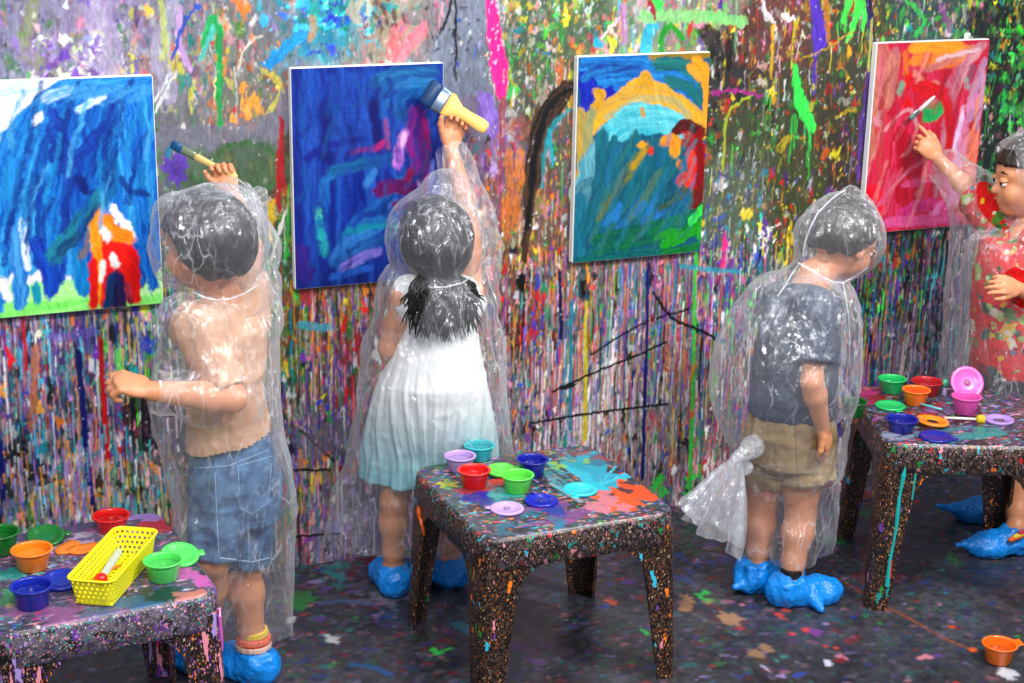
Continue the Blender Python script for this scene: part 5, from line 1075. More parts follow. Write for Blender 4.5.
    fm = N(m, 'ShaderNodeMath', operation='MULTIPLY_ADD'); fm.inputs[1].default_value = gl*.4; fm.inputs[2].default_value = .065*gl; L(m, fr.outputs[0], fm.inputs[0])
    m2 = N(m, 'ShaderNodeMixShader'); L(m, fm.outputs[0], m2.inputs[0]); L(m, m1.outputs[0], m2.inputs[1]); L(m, gs.outputs[0], m2.inputs[2]); L(m, m2.outputs[0], out.inputs[0])
    return m
M_film = film('clear_crinkled_plastic'); M_film2 = film('clear_gathered_plastic', lo=.22, hi=.80, gl=1.6)
def poncho(prims, root, cut, seed=0, fold=.007, vox=.0065, m=None, name='plastic_poncho', k=.03, zs=(17,17,3)):
    V, Q = build(prims, vox, k, 2)
    am = np.clip((vn3(V*7, seed+7)-.38)*4, .12, 1)
    d = (ridge(V, zs, seed)-.5)*fold*1.6+(ridge(V, (46,46,14), seed+1)-.5)*fold*.9*am+(ridge(V, (75,75,34), seed+2)-.5)*.006*am+(vn3(V*9, seed+3)-.5)*.014+.006
    N_ = normals(V, Q); V = V+N_*(d*1.15)[:, None]
    bad = cut(V, N_); Q = Q[~bad[Q].any(1)]
    return person_mesh(name, V, Q, m or M_film, root)
M_shoe = mat('blue_shoe_cover_plastic', (.03,.52,.88), .32, Subsurface_Weight=.05); bump(M_shoe, 70, .8, .004, 4)
def shoe_cover(an, toe, root, tip=None, s=1.0, top=.10, seed=0):
    g = np.array([an[0], an[1], 0.]); t = unit([toe[0], toe[1], 0]); sd = np.array([-t[1], t[0], 0])
    ax = [t, sd, [0,0,1]]
    pr = [ell(g+t*.045+[0,0,.034], np.array([.098,.047,.036])*s, ax), ell(g-t*.012+[0,0,.045], np.array([.050,.044,.045])*s, ax), fcap(g-t*.004+[0,0,.04], g-t*.010+[0,0,top-.012], .042*s, .040*s), ell(g+t*.09+[0,0,.026], np.array([.050,.042,.026])*s, ax)]
    if tip is not None:
        for tp in tip: pr.append(cap(g+t*tp[0]+sd*tp[1]+[0,0,.03], g+t*tp[2]+sd*tp[3]+[0,0,tp[4]], .026, .006))
    V, Q = build(pr, .0032, .018, 2)
    V = displace(V, Q, (ridge(V-g, (45,45,30), seed)-.5)*.007+(ridge(V-g, (130,130,90), seed+4)-.5)*.0022+(ridge(V-g, (25,25,25), seed+9)-.5)*.006)
    up = (V[:, 2] > top-.018) & (np.hypot(V[:, 0]-g[0], V[:, 1]-g[1]) < .030); Q = Q[~up[Q].all(1)]
    V[:, 2] = np.maximum(V[:, 2], .0015)
    return person_mesh('shoe_cover', V, Q, M_shoe, root)

# ================================================================== CHILD AT THE LEFT (jeans)
def person(px, py, label, x=None):
    p = Z(px, py, 0) if x is None else x
    r = empty('person', (p[0], p[1], 0), 0); tag(r, label, 'person', 'children painting at the wall'); return r
def cloth(name, prims, m, root, vox=.004, k=.015, wr=.003, seed=0, sc=(30,30,12), col=None, cut=None, smooth=2, fine=.0012):
    V, Q = build(prims, vox, k, smooth); V0 = V
    V = displace(V, Q, (ridge(V, sc, seed)-.5)*wr*2+(ridge(V, np.array(sc)*2.3, seed+1)-.5)*wr*.7+(vn3(V*110, seed+2)-.5)*fine)
    if cut is not None: b = cut(V); Q = Q[~b[Q].any(1)]
    return person_mesh(name, V, Q, m, root, None if col is None else col(V0))
r1 = person(240, 672, 'child in jeans shorts and peach t-shirt under a clear poncho, painting at far left')
Yb = -.61
hc = P(207, 245, -.62); hf = np.array([-.62,.76,.02]); up = np.array([-.05,.0,1])
nk = P(222, 296, -.60)
shL, shR = P(196, 326, -.665), P(247, 318, -.55); elL, wrL = P(231, 398, -.735), P(151, 391, -.735); elR, wrR = P(250, 248, -.40), P(231, 190, -.225)
pel = P(229, 462, -.61); hipL, hipR = P(221, 484, -.635), P(246, 478, -.59); knL, knR = P(212, 560, -.66), P(243, 566, -.60)
anR = np.array(Z(254, 652, .075)); anL = np.array(Z(203, 646, .075))
hp, q1, ax1 = head_prims(hc, hf, up, 1.0)
fdir = np.array([-.62,.78,0])
B1 = hp+[cap(hc-np.array([0,0,.06]), nk, .040, .040)]+[cap(nk, P(222,312,-.605), .042, .05)]
B1 += chain([shL, P(222,322,-.605), shR], [.045,.05,.045])+[sil([(190,262,322,-.605,.85),(188,262,350,-.605,.8),(190,262,400,-.61,.8),(194,264,440,-.605,.72),(197,270,470,-.605,.72),(203,268,495,-.605,.70)], k=.03)]
B1 += arm_prims(shL, elL, wrL, 1.22)+arm_prims(shR, elR, wrR, 1.08)+leg_prims(hipL, knL, anL)+leg_prims(hipR, knR, anR)+foot_prims(anL, fdir)+foot_prims(anR, fdir)
hd = P(114, 379, -.720)-wrL
B1 += hand_prims(wrL+unit(hd)*.004, hd, [.15,.35,-.95], -1, 1.28, curl=((42,60,40),(46,62,42),(50,64,42),(54,64,42)), thumb=25)
hR = P(219, 160, -.17)-wrR; B1 += hand_prims(wrR, hR, [-.25,-.95,.1], -1, 1.05, curl=((45,60,40),(60,65,45),(65,70,45),(70,70,45)), thumb=35)
V, Q = build(B1, .003, .016, 2); person_mesh('body', V, Q, M_skin, r1); eyes_brows(q1, ax1, r1, M_black)
hair_shell(hc, hf, up, 1.0, M_black, r1, nape=-.058, grow=.016)
M_peach = mat('peach_cotton', (.78,.60,.47), .85); bump(M_peach, 300, .2, .001)
tp = [sil([(212,246,313,-.605,.9),(200,256,318,-.605,.9),(190,265,328,-.605,.9),(186,265,350,-.605,.86),(187,265,400,-.61,.85),(189,270,430,-.61,.85),(187,276,464,-.61,.88)], k=.03), ell(P(222,322,-.605), [.075,.060,.034]), cap(shL, P(222,322,-.605), .056, .060), cap(shR, P(222,322,-.605), .054, .060),
      fcap(shL+(shL-elL)*.1, shL+(elL-shL)*.86, .052, .046), fcap(shR+(shR-elR)*.1, shR+(elR-shR)*.55, .050, .048)]
cz = P(188, 452, -.61)[2]; cz2 = P(270, 432, -.61)[2]
pw_, px_ = P(191,452,-.61), P(268,424,-.61)
cloth('t_shirt', tp, M_peach, r1, wr=.0045, seed=3, sc=(22,22,14), cut=lambda V: V[:, 2] < pw_[2]+(V[:, 0]-pw_[0])*(px_[2]-pw_[2])/(px_[0]-pw_[0])-.002*np.sin(V[:, 0]*60))
M_denim = mat('denim', (.22,.36,.52), .85); mottle(M_denim, (.13,.26,.42), (.32,.48,.64), 26, 5); bump(M_denim, 90, .5, .002, 4)
jp_ = [sil([(195,266,422,-.61,.78),(194,270,440,-.61,.80),(191,277,464,-.61,.92),(194,281,500,-.61,.84),(198,282,516,-.61,.8)], k=.02), fcap(hipR, knR+(hipR-knR)*.05, .078, .066), fcap(hipL, knL+(hipL-knL)*.05, .070, .062), ell(hipL, [.069,.072,.075]), ell(hipR, [.074,.074,.075])]
V, Q = build(jp_, .0036, .02, 2)
V = displace(V, Q, (ridge(V, (26,26,30), 4)-.5)*.008+(ridge(V, (70,70,60), 6)-.5)*.003)
jeans = person_mesh('jeans_shorts', V, Q, M_denim, r1)
bpy.context.view_layer.update()
stitch = mat('pale_denim_stitching', (.55,.66,.76), .8); sc_ = .0011
for px in ([(238,466),(272,456)], [(238,466),(240,508),(252,514),(266,504)], [(272,456),(268,503)], [(194,468),(228,466),(268,450)], [(215,472),(217,520),(219,556)], [(193,454),(230,452),(266,438)]):
    surf_strip([jeans], px, sc_, stitch, 'stitching')
surf_strip([jeans], [(219,558),(252,562),(278,556)], .0024, stitch, 'hem_fold')
shoe_cover(anR, [-.5,.75], r1, s=1.08, top=.090, seed=1); shoe_cover(anL, [-.45,.8], r1, s=1.05, top=.10, seed=2)
for z, c, rr_ in ((.132,(.93,.78,.08),.037), (.113,(.90,.36,.22),.043), (.096,(.88,.72,.66),.044)):
    a = anR+np.array([0,0,z-.075]); V, Q = build([fcap(a-[0,0,.008], a+[0,0,.008], rr_, rr_-.001)], .0028, .01, 1); V = displace(V, Q, (ridge(V, (70,70,120), 5)-.5)*.003); person_mesh('sandal_strap', V, Q, mat('strap', c, .6), r1)
# clear poncho
pb = [sil([(196,258,300,-.60,.9),(170,268,322,-.61,.75),(158,271,350,-.62,.85),(153,272,395,-.63,.9),(157,278,430,-.63,.9),(170,287,480,-.62,.80),(190,290,535,-.60,.72),(204,290,590,-.59,.66),(218,288,640,-.58,.62)], k=.02)]
pb += chain([shL, elL, wrL], [.060,.058,.036])+chain([shR, elR, wrR], [.060,.055,.045])
pb += [ell(hc+np.array([0,0,.0]), [.112,.112,.112]), cap(P(250,206,-.60), P(261,192,-.60), .022, .006, .008), cap(P(180,212,-.64), P(244,206,-.60), .042, .030, .01), cap(P(250,208,-.60), P(254,290,-.60), .022, .026), cap(P(172,216,-.64), P(176,262,-.63), .030, .030), cap(hc, nk, .085, .060), sil([(190,262,282,-.61,.9),(180,264,304,-.61,.9)], k=.03)]
zb = P(250, 636, -.58)[2]
def cut1(V, N_):
    w = V-wrL; w2 = V-wrR; dl = unit(wrL-elL); dr = unit(wrR-elR); h = V-hc
    return ((V[:, 2] < zb+.012)) | ((w @ dl > -.004) & (np.linalg.norm(w, axis=1) < .07)) | ((w2 @ dr > -.01) & (np.linalg.norm(w2, axis=1) < .09)) | ((h @ ax1[0] > .095) & (np.abs(h @ ax1[2]) < .10) & (np.linalg.norm(h, axis=1) < .17))
PO1 = poncho(pb+infl(tp+jp_, .020)+infl(leg_prims(hipL, knL, anL)+leg_prims(hipR, knR, anR), .022)+[ell(hc-unit(hf)*.008+[0,0,.018], [.118,.118,.112])]+infl(arm_prims(shL, elL, wrL, 1.22), .014), r1, cut1, 20)
# brush in the raised hand
def brush(tip, end, label, cb, ch, w, flat_, name='paint_brush', nrm=None, ferr=(.75,.75,.78), lens=(.22,.36)):
    a, b = Vector(tip), Vector(end); e = empty(name, a, 0); tag(e, label, 'brush'); d = b-a; L_ = d.length; dn = d.normalized()
    nn = Vector(nrm).normalized() if nrm else dn.cross(Vector((0,0,1))).normalized(); nn = (nn-dn*nn.dot(dn)).normalized(); sd = dn.cross(nn)
    def el(t, wu, wv, n=18): return [tuple(dn*L_*t+sd*wu*math.cos(2*math.pi*k/n)+nn*wv*math.sin(2*math.pi*k/n)) for k in range(n)]
    f = flat_; l0, l1 = lens
    link('bristles', bm_mesh(loft([el(0,w*.75,w*f*.25), el(.02,w*.95,w*f*.55), el(l0*.5,w*1.02,w*f), el(l0,w*.95,w*f*.95)])), mat('painted_bristles', cb, .45), e)
    link('ferrule', bm_mesh(loft([el(l0-.005,w*.99,w*f), el(l0+.01,w*1.0,w*f*1.02), el(l1-.02,w*.99,w*f*1.02), el(l1,w*.96,w*f)])), mat('ferrule_metal', ferr, .3, Metallic=.8), e)
    return e, el, L_
e, el, L_ = brush(P(171,144,-.115), P(237,178,-.225), 'wooden paint brush with blue bristles held up by the child in jeans shorts', (.03,.30,.50), None, .012, .45, lens=(.17,.36), ferr=(.62,.68,.55))
link('handle', bm_mesh(loft([el(.355,.008,.005), el(.42,.0105,.0065), el(.60,.0085,.006), el(.80,.010,.007), el(.95,.011,.007), el(1.0,.007,.004)])), mat('pale_wood', (.86,.74,.46), .5), e)

# ================================================================== GIRL IN THE WHITE DRESS
r2 = person(418, 590, 'girl with long black hair in a white to teal dress and clear poncho, arm raised')
Yg = -.33
hc = P(434, 244, Yg); hf = np.array([-.05,1,.08]); up = np.array([0,0,1]); nk = P(438, 288, Yg)
shL, shR = P(405, 297, Yg), P(469, 292, Yg); elL, wrL = P(388, 348, -.29), P(398, 372, -.17); elR, wrR = P(470, 222, -.235), P(450, 146, -.125)
hipL, hipR = P(412, 425, -.29), P(456, 425, -.29); knL, knR = P(394, 502, -.28), P(451, 505, -.285); anL, anR = np.array(Z(393,568,.075)), np.array(Z(449,560,.075))
hp, q2, ax2 = head_prims(hc, hf, up, 1.0)
B = hp+[cap(hc-np.array([0,0,.06]), nk, .036, .036)]+chain([shL, P(438,300,Yg), shR], [.040,.046,.040])+[sil([(410,468,305,Yg,.8),(408,468,340,Yg,.75),(410,466,370,Yg,.75),(408,468,410,-.31,.62),(410,466,430,-.30,.6)], k=.03)]
B += arm_prims(shL, elL, wrL, .92)+arm_prims(shR, elR, wrR, 1.02)+leg_prims(hipL, knL, anL, .92)+leg_prims(hipR, knR, anR, .92)+foot_prims(anL, [-.1,1])+foot_prims(anR, [.1,1])
B += hand_prims(wrL, [.1,.6,-.5], [.6,-.2,.2], 1, .95, curl=(25,30,20))
hR = P(460, 108, -.105)-wrR; B += hand_prims(wrR, hR, [-.15,-.95,.1], -1, 1.12, curl=((30,60,40),(34,62,40),(36,62,40),(38,62,40)), thumb=40)
V, Q = build(B, .003, .016, 2); body2 = person_mesh('body', V, Q, M_skin, r2); eyes_brows(q2, ax2, r2, M_black)
hair_shell(hc, hf, up, 1.0, M_black, r2, nape=-.085, grow=.016, extra=[cap(P(437,275,-.40), P(440,292,-.42), .040, .030)])
# loose long hair: many thin locks in one mesh
bm = bmesh.new()
for i in range(330):
    t0 = R_.uniform(-1, 1); x0 = 442+t0*29; ye = R_.uniform(306, 345)-abs(t0)*10; yy = Yg-.105-R_.uniform(0, .014); xe = 443+t0*36+R_.uniform(-8, 8); ph = R_.uniform(0, 6); am = R_.uniform(1.5, 5)
    pts = [P(436+t0*15, 272, Yg-.095)]+[P(x0+(xe-x0)*t+am*math.sin(ph+t*5), 284+(ye-284)*t, yy-.012*math.sin(t*3)) for t in (0,.2,.4,.6,.8,1)]
    pts = [Vector(p)-r2.location for p in pts]; tube(pts, [.0035,.0042,.0040,.0036,.0030,.0022,.0008], 5, bm)
link('long_hair', bm_mesh(bm), M_black, r2)
M_dress = paint_mat('white_to_teal_cotton', .85, 240, .2, .2)
za, zb_ = P(430,380,Yg)[2], P(430,485,Yg)[2]; ca, cb = np.array(lin((.92,.93,.92))), np.array(lin((.50,.76,.80)))
def dcol(V): t = np.clip((za-V[:, 2])/(za-zb_), 0, 1)[:, None]; t = t*t*(3-2*t)*.95; return ca+(cb-ca)*t
dr = [sil([(406,474,300,Yg,.82),(402,476,330,Yg,.80),(393,480,355,Yg,.82),(381,485,380,Yg,.80),(371,491,410,-.31,.70),(365,495,445,-.295,.58),(362,497,477,-.288,.58)], k=.012), cap(P(412,303,Yg), P(410,290,Yg), .050, .042), cap(P(466,303,Yg), P(464,290,Yg), .050, .042)]
V, Q = build(dr, .004, .015, 2); c0 = dcol(V); th_ = np.arctan2(V[:,1]-P(432,400,Yg)[1], V[:,0]-P(432,400,Yg)[0]); w_ = np.clip((P(430,345,Yg)[2]-V[:,2])/.30, 0, 1)
V = V+normals(V, Q)*np.array([1,1,.1])*(np.sin(th_*17+vn3(V*6)*4)*.006*w_+np.sin(th_*41+vn3(V*9, 5)*5)*.003*w_+(ridge(V, (40,40,25), 7)-.5)*.004+.004)[:, None]; V[:, 2] += .004*np.sin(th_*9)*(V[:, 2] < P(430,470,Yg)[2])
zn = P(430,296,Yg)[2]; neckcut = (V[:, 2] > zn-.010) & (np.hypot((V-nk)[:,0], (V-nk)[:,1]) < .055)
Q = Q[~neckcut[Q].any(1)]
person_mesh('dress', V, Q, M_dress, r2, c0)
shoe_cover(anL, [.10,1], r2, s=1.0, top=.085, seed=5); shoe_cover(anR, [-.40,.85], r2, s=1.0, top=.085, seed=6, tip=[(.05,.02,.02,.07,.03)])
M_film3 = film('clear_thin_plastic', lo=.065, hi=.60)
pb = [sil([(404,474,284,Yg,.95),(386,488,302,Yg,.8),(374,498,335,Yg,.85),(364,504,380,Yg,.88),(356,505,425,-.31,.72),(348,503,465,-.28,.60),(336,500,500,-.27,.52),(328,494,530,-.27,.48),(324,486,550,-.27,.46)], k=.02)]
pb += chain([shR, elR, wrR], [.062,.052,.036])+[cap(shR, P(478,250,-.29), .05, .045), cap(P(478,250,-.27), P(455,170,-.14), .040, .034)]+chain([shL, elL, wrL], [.062,.058,.044])
pb += [ell(hc+np.array([0,0,.008]), [.104,.122,.116]), cap(hc+[0,0,.03], P(446,196,Yg), .085, .06), cap(hc-[0,0,.02], nk, .088, .066), cap(P(440,285,-.40), P(442,325,-.43), .055, .05)]
zb = P(430, 545, -.28)[2]
def cut2(V, N_):
    w2 = V-wrR; dr_ = unit(wrR-elR); h = V-hc; w = V-wrL; dl = unit(wrL-elL)
    return (V[:, 2] < zb+.012) | ((w2 @ dr_ > -.004) & (np.linalg.norm(w2, axis=1) < .08)) | ((w @ dl > -.004) & (np.linalg.norm(w, axis=1) < .08)) | ((h @ ax2[0] > .095) & (np.linalg.norm(h, axis=1) < .17) & (h[:, 2] < .09))
PO2 = poncho(pb+infl(dr, .030)+infl(leg_prims(hipL, knL, anL, .92)+leg_prims(hipR, knR, anR, .92), .022)+[ell(hc+[0,-.008,.018], [.106,.122,.114]), ell(P(443,312,-.40), [.115,.080,.085])]+infl(arm_prims(shR, elR, wrR, 1.02), .016), r2, cut2, 40, m=M_film3)
e, el, L_ = brush(P(425,90,-.085), P(487,129,-.185), 'wide flat paint brush with a yellow wooden handle in the raised hand of the girl', (.02,.20,.38), None, .037, .24, nrm=(-.1,1,.1), lens=(.20,.34), ferr=(.50,.56,.66))
link('handle', bm_mesh(loft([el(.335,.034,.007), el(.40,.034,.009), el(.47,.026,.009), el(.56,.017,.009), el(.70,.0165,.009), el(.88,.019,.009), el(.97,.017,.008), el(1.0,.010,.005)])), mat('yellow_wood', (.93,.76,.40), .45), e)

# ================================================================== BOY IN NAVY T-SHIRT AND KHAKI SHORTS
r3 = person(785, 585, 'boy in navy t-shirt and khaki shorts under a clear poncho with a knotted tail')
Yk = -.65
hc = P(844, 240, -.645); hf = np.array([.86,.12,-.38]); up = np.array([.35,.05,.9]); nk = P(815, 276, -.65)
shL, shR = P(778, 303, -.56), P(817, 308, -.745); elL, wrL = P(806, 372, -.50), P(838, 404, -.50); elR, wrR = P(812, 382, -.80), P(823, 428, -.79)
hipL, hipR = P(769, 446, -.61), P(803, 446, -.68); knL, knR = P(762, 506, -.60), P(801, 512, -.70); anL, anR = np.array(Z(757,565,.075)), np.array(Z(791,578,.075))
hp, q3, ax3 = head_prims(hc, hf, up, .94)
B = hp+[cap(hc-np.array([.02,0,.05]), nk, .042, .044), cap(nk, P(805,300,-.65), .045, .06)]+chain([shL, P(802,306,-.65), shR], [.044,.052,.044])+[sil([(765,832,312,-.65,.9),(762,832,350,-.65,.9),(758,826,400,-.65,.75),(756,826,430,-.65,.72),(758,824,448,-.65,.7)], k=.03)]
B += arm_prims(shL, elL, wrL)+arm_prims(shR, elR, wrR, 1.05)+leg_prims(hipL, knL, anL, 1.02)+leg_prims(hipR, knR, anR, 1.02)+foot_prims(anL, [.95,-.15])+foot_prims(anR, [.97,-.2])
hd = P(836, 466, -.775)-wrR; B += hand_prims(wrR, hd, [-.45,.5,-.2], -1, 1.05, curl=((18,25,18),(22,28,20),(26,30,22),(30,32,24)), thumb=32)
B += hand_prims(wrL, [.8,0,-.4], [0,0,-1], 1, 1.0, curl=(20,25,20))
V, Q = build(B, .003, .016, 2); person_mesh('body', V, Q, M_skin, r3); eyes_brows(q3, ax3, r3, M_brown)
hair_shell(hc, hf, up, .94, M_brown, r3, nape=-.050, grow=.012)
M_navy = mat('navy_cotton', (.17,.20,.28), .8); mottle(M_navy, (.14,.17,.25), (.25,.29,.38), 120, 4); bump(M_navy, 60, .4, .003)
tp = [sil([(768,838,302,-.65,.9),(760,840,318,-.65,.92),(756,838,350,-.65,.95),(750,836,395,-.65,.88),(748,836,412,-.65,.85)], k=.03), cap(shL, P(800,302,-.65), .052, .052), cap(shR, P(800,302,-.65), .052, .052), fcap(shR+(shR-elR)*.1, shR+(elR-shR)*.72, .060, .056), fcap(shL+(shL-elL)*.1, shL+(elL-shL)*.66, .056, .054)]
cloth('t_shirt', tp, M_navy, r3, wr=.005, seed=9, sc=(22,22,16))
M_khaki = mat('khaki_cotton', (.60,.50,.34), .85); mottle(M_khaki, (.55,.45,.30), (.66,.56,.40), 22, 4); bump(M_khaki, 50, .5, .003)
kp = [sil([(753,829,400,-.65,.8),(747,835,430,-.65,.95),(747,835,458,-.65,.95)], k=.02), fcap(hipR, P(807,480,-.70), .074, .080), fcap(hipL, P(766,478,-.60), .074, .076), ell(hipL, [.074,.074,.072]), ell(hipR, [.074,.074,.072])]
kh = cloth('khaki_shorts', kp, M_khaki, r3, wr=.005, seed=13, sc=(24,24,22), vox=.0036)
bpy.context.view_layer.update()
seam = mat('khaki_seam', (.50,.41,.27), .9)
for px in ([(795,425),(797,470),(800,492)], [(756,440),(778,444)], [(788,486),(832,488)]): surf_strip([kh], px, .0012, seam, 'stitching')
shoe_cover(anR, [.97,-.2], r3, s=1.10, top=.085, seed=11, tip=[(.05,-.02,.06,-.085,.015)]); shoe_cover(anL, [.95,-.05], r3, s=1.08, top=.10, seed=12, tip=[(-.02,-.01,-.085,-.03,.035)])
a = anR+np.array([0,0,.020]); V, Q = build([fcap(a-[0,0,.016], a+[0,0,.012], .031, .030)], .003, .01, 1); person_mesh('ankle_sock', V, Q, mat('black_sock', (.05,.05,.06), .8), r3)
pb = [sil([(786,838,272,-.65,.95),(752,850,290,-.65,.9),(732,854,318,-.66,.95),(720,855,350,-.66,.98),(715,854,385,-.66,1.0),(719,846,415,-.65,.90),(728,838,440,-.65,.85),(742,836,462,-.65,.8),(750,834,500,-.65,.75),(758,830,535,-.65,.7),(770,826,556,-.65,.65)], k=.02)]
pb += chain([shR, elR, P(822,420,-.79)], [.064,.056,.040])+chain([shL, elL, wrL], [.062,.056,.040])
pb += [ell(hc+np.array([.0,0,.004]), [.098,.100,.098]), cap(P(846,218,-.645), P(851,193,-.645), .060, .012), cap(hc, P(864,254,-.645), .085, .04), cap(hc, nk, .085, .055), cap(P(812,225,-.65), P(806,262,-.65), .03, .03)]
zb = P(800, 552, -.65)[2]
def cut3(V, N_):
    w = V-wrR; dd = unit(wrR-elR); h = V-hc; w2 = V-wrL; d2 = unit(wrL-elL)
    return (V[:, 2] < zb+.012) | ((w @ dd > -.02) & (np.linalg.norm(w, axis=1) < .06)) | ((w2 @ d2 > -.004) & (np.linalg.norm(w2, axis=1) < .07)) | ((h @ ax3[0] > .095) & (np.linalg.norm(h, axis=1) < .17) & (h @ ax3[2] < .09))
PO3 = poncho(pb+infl(tp+kp, .020)+infl(leg_prims(hipL, knL, anL)+leg_prims(hipR, knR, anR), .022)+[ell(hc+[-.006,0,.014], [.102,.105,.100])]+infl(arm_prims(shR, elR, wrR, 1.05), .012), r3, cut3, 60)
# knotted tail of the poncho: folded skirt hanging from the knot
kn = P(738, 458, -.74); tv = P(712, 528, -.74)-kn; tn = unit(tv); ts = unit(np.cross(tn, VF)); nn = 61; nr = 26; pts = []
for j in range(nr):
    t = j/(nr-1)
    for i in range(nn):
        a = 2*math.pi*i/(nn-1)
        w_ = .010+.082*t**.75; dp = .010+.034*t**.8; fl = 1+.22*math.sin(a*9+1.3*math.sin(t*3))*min(1, t*3)+.10*math.sin(a*19+2)*t
        ln_ = t*(.215+.020*math.sin(a*3+1)+.030*math.cos(a))
        pts.append(kn+tn*ln_+ts*w_*math.cos(a)*fl+np.cross(ts, tn)*dp*math.sin(a)*fl)
V = np.array(pts); Q = grid_faces(nn, nr); V = V+((vn3(V*60, 3)-.5)*.006)[:, None]
person_mesh('poncho_tail', V, Q, M_film2, r3)
V, Q = build([ell(kn, [.017,.017,.014]), cap(kn, P(752,447,-.735), .012, .030), cap(kn, P(746,468,-.73), .010, .018)], .003, .012, 1); V = displace(V, Q, (ridge(V, (120,120,60), 2)-.5)*.006); person_mesh('poncho_knot', V, Q, M_film2, r3)

# ================================================================== CHILD AT THE RIGHT EDGE
r4 = person(1012, 545, 'child in red leaf-print shirt at the right edge, reaching up to the red canvas')
hc = P(1030, 178, -.50); hf = np.array([-.90,.36,-.04]); up = np.array([0,0,1]); nk = P(1032, 222, -.50)
shL, shR = P(1044, 244, -.60), P(1006, 232, -.42); elL, wrL = P(1052, 305, -.66), P(1018, 288, -.665); elR, wrR = P(970, 192, -.26), P(937, 157, -.13)
hipL, hipR = P(1030, 395, -.58), P(1018, 395, -.46); knL, knR = P(1022, 462, -.60), P(1012, 455, -.48); anL, anR = np.array(Z(1016,528,.075)), np.array(Z(1004,497,.075))
hp, q4, ax4 = head_prims(hc, hf, up, 1.03)
B = hp+[cap(hc-np.array([-.01,0,.06]), nk, .040, .042)]+chain([shL, P(1025,238,-.51), shR], [.045,.05,.045])+[sil([(985,1062,250,-.51,.9),(980,1062,300,-.51,.95),(980,1062,350,-.51,.95),(984,1060,392,-.51,.9)], k=.03)]
B += arm_prims(shL, elL, wrL)+arm_prims(shR, elR, wrR)+leg_prims(hipL, knL, anL)+leg_prims(hipR, knR, anR)+foot_prims(anL, [-.95,.15])+foot_prims(anR, [-.95,.2])
hd = P(985, 280, -.665)-wrL; B += hand_prims(wrL, hd, [.2,.8,-.5], 1, 1.05, curl=((15,22,18),(20,28,22),(25,30,25),(28,34,28)), thumb=30)
hR = P(909, 127, -.08)-wrR; B += hand_prims(wrR, hR, [-.1,.98,.2], -1, 1.15, curl=((6,12,10),(35,40,30),(48,50,40),(55,55,40)), thumb=32)
V, Q = build(B, .003, .016, 2); person_mesh('body', V, Q, M_skin, r4); eyes_brows(q4, ax4, r4, M_brown)
hair_shell(hc, hf, up, 1.03, M_brown, r4, nape=-.055, grow=.012, fringe=.046)
M_red = paint_mat('red_leaf_print_cotton', .75, 200, .2, .2)
def shirtcol(V):
    c = np.tile(np.array(lin((.80,.05,.05))), (len(V), 1)); rs = np.random.RandomState(5)
    cols = [(.30,.50,.16),(.82,.80,.70),(.15,.45,.62),(.85,.65,.10),(.22,.40,.15),(.75,.20,.15),(.50,.10,.10),(.10,.30,.25),(.60,.72,.35)]
    for i in range(420):
        p = V[rs.randint(len(V))]; d = rs.randn(3); d /= np.linalg.norm(d); r = rs.uniform(.004, .011) if i > 80 else rs.uniform(.016, .030); e_ = V-p; s = np.abs(e_ @ d); l = (e_**2).sum(1)
        c[(s < r*(.6 if i > 80 else .6)) & (l < (r*(1+.25*np.sin(np.arctan2(e_[:, 2], e_[:, 0])*7)))**2)] = lin(cols[rs.randint(len(cols))] if i > 50 else cols[rs.choice([0,0,4,8,1,6])])
    return c
tp = [sil([(984,1064,240,-.51,.9),(976,1068,262,-.51,.92),(973,1068,300,-.51,.98),(972,1070,340,-.51,1.0),(972,1070,368,-.51,1.0)], k=.03), cap(shL, P(1025,240,-.51), .052, .052), cap(shR, P(1025,240,-.51), .052, .052), fcap(shL+(shL-elL)*.1, shL+(elL-shL)*.75, .060, .056), fcap(shR+(shR-elR)*.1, shR+(elR-shR)*.88, .058, .060)]
cloth('leaf_print_shirt', tp, M_red, r4, vox=.0032, wr=.004, seed=15, sc=(24,24,16), col=shirtcol)
sh = [sil([(978,1066,362,-.51,.98),(978,1068,400,-.51,.98),(980,1066,424,-.51,.95)], k=.02), fcap(hipL, knL+(hipL-knL)*.1, .080, .074), fcap(hipR, knR+(hipR-knR)*.1, .078, .074)]
M_blk = mat('black_speckled_cotton', (.07,.07,.08), .7); mottle(M_blk, (.05,.05,.06), (.20,.20,.22), 80, 5); cloth('black_shorts', sh, M_blk, r4, wr=.004, seed=17)
shoe_cover(anL, [-.95,.1], r4, s=1.1, top=.075, seed=14, tip=[(.08,.0,.20,.0,.045)]); shoe_cover(anR, [-.95,.3], r4, s=1.1, top=.075, seed=15, tip=[(.08,.0,.22,.01,.055)])
for k_, c in ((0,(.90,.78,.15)), (.018,(.78,.12,.25)), (-.014,(.90,.38,.12))):
    a = anL+np.array([-.03+k_, -.02, -.005+k_*.5]); V, Q = build([cap(a+[-.018,-.030,.004], a+[.022,-.032,.012], .008, .007)], .0026, .01, 1); person_mesh('sandal_strap', V, Q, mat('strap', c, .6), r4)
pb = [sil([(1000,1056,226,-.50,.95),(974,1072,244,-.51,.9),(966,1076,280,-.51,1.0),(963,1078,330,-.51,1.05),(960,1078,380,-.51,1.05),(962,1076,430,-.51,1.0)], k=.02)]
pb += chain([shR, elR, wrR], [.066,.060,.040])+chain([shL, elL, P(1024,290,-.665)], [.064,.060,.045])
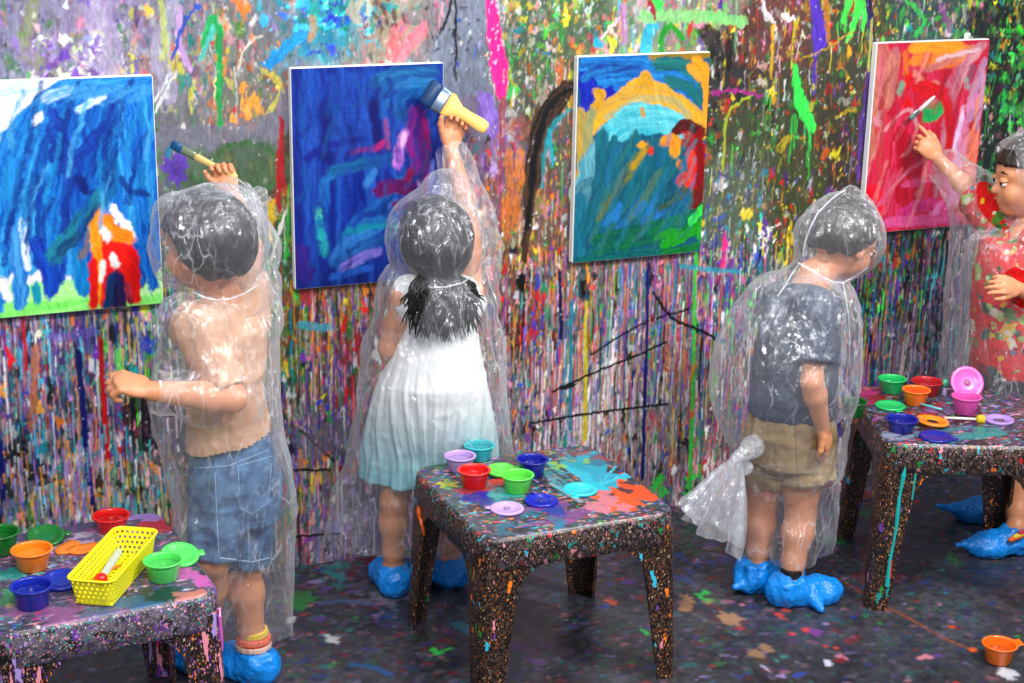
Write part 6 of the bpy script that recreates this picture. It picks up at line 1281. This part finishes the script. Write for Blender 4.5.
pb += [ell(hc+np.array([.012,0,.012]), [.120,.112,.118]), cap(hc+[.05,0,.03], hc+[.09,-.03,.10], .08, .05), cap(hc+[.03,0,-.02], nk, .085, .06)]
for t in (0,.25,.5,.75,1.): pb.append(cap(elR+(shR-elR)*t*.8+[0,0,-.03], P(952+20*t, 372, -.30-.10*t), .040, .030))
zb = P(1020, 425, -.51)[2]
def cut4(V, N_):
    w = V-wrR; dd = unit(wrR-elR); h = V-hc; w2 = V-wrL; d2 = unit(wrL-elL)
    return (V[:, 2] < zb+.012) | ((w @ dd > -.02) & (np.linalg.norm(w, axis=1) < .08)) | ((w2 @ d2 > -.030) & (np.linalg.norm(w2, axis=1) < .07)) | ((h @ ax4[0] > .075) & (np.linalg.norm(h, axis=1) < .17) & (h[:, 2] < .09))
poncho(pb+infl(tp+sh, .020)+[ell(hc+[.006,0,.016], [.118,.110,.114])]+infl(arm_prims(shR, elR, wrR), .016), r4, cut4, 80)
e, el, L_ = brush(P(910,119,-.060), P(935,96,-.075), 'slim pale brush pinched by the child in the red leaf-print shirt', (.35,.52,.48), None, .010, .45, nrm=(-.1,1,.1), lens=(.18,.34), ferr=(.66,.68,.66))
link('handle', bm_mesh(loft([el(.355,.008,.006), el(.5,.0075,.006), el(.9,.006,.005), el(1.0,.003,.003)])), mat('pale_pink_lacquer', (.86,.72,.74), .3), e)
bpy.context.view_layer.update()

# welded seams of the ponchos show as pale lines
M_seam = film('white_poncho_seam', lo=.32, hi=.75, gl=1.5)
for PO, lines in ((PO3, [([(798,263),(806,267),(820,276),(834,282),(843,283),(856,276),(868,267)], .0026), ([(803,256),(805,242),(810,228),(817,214),(828,202),(838,194),(846,190)], .0024), ([(800,263),(793,272),(786,284),(778,296)], .002), ([(843,283),(846,298),(849,320),(850,345)], .002)]),
                  (PO1, [([(192,291),(203,297),(216,300),(230,299),(244,294),(256,286)], .0022)]),
                  (PO2, [([(402,279),(414,285),(428,288),(446,287),(462,283),(474,276)], .0020)])):
    for px, w in lines: surf_strip([PO], px, w, M_seam, 'seam')
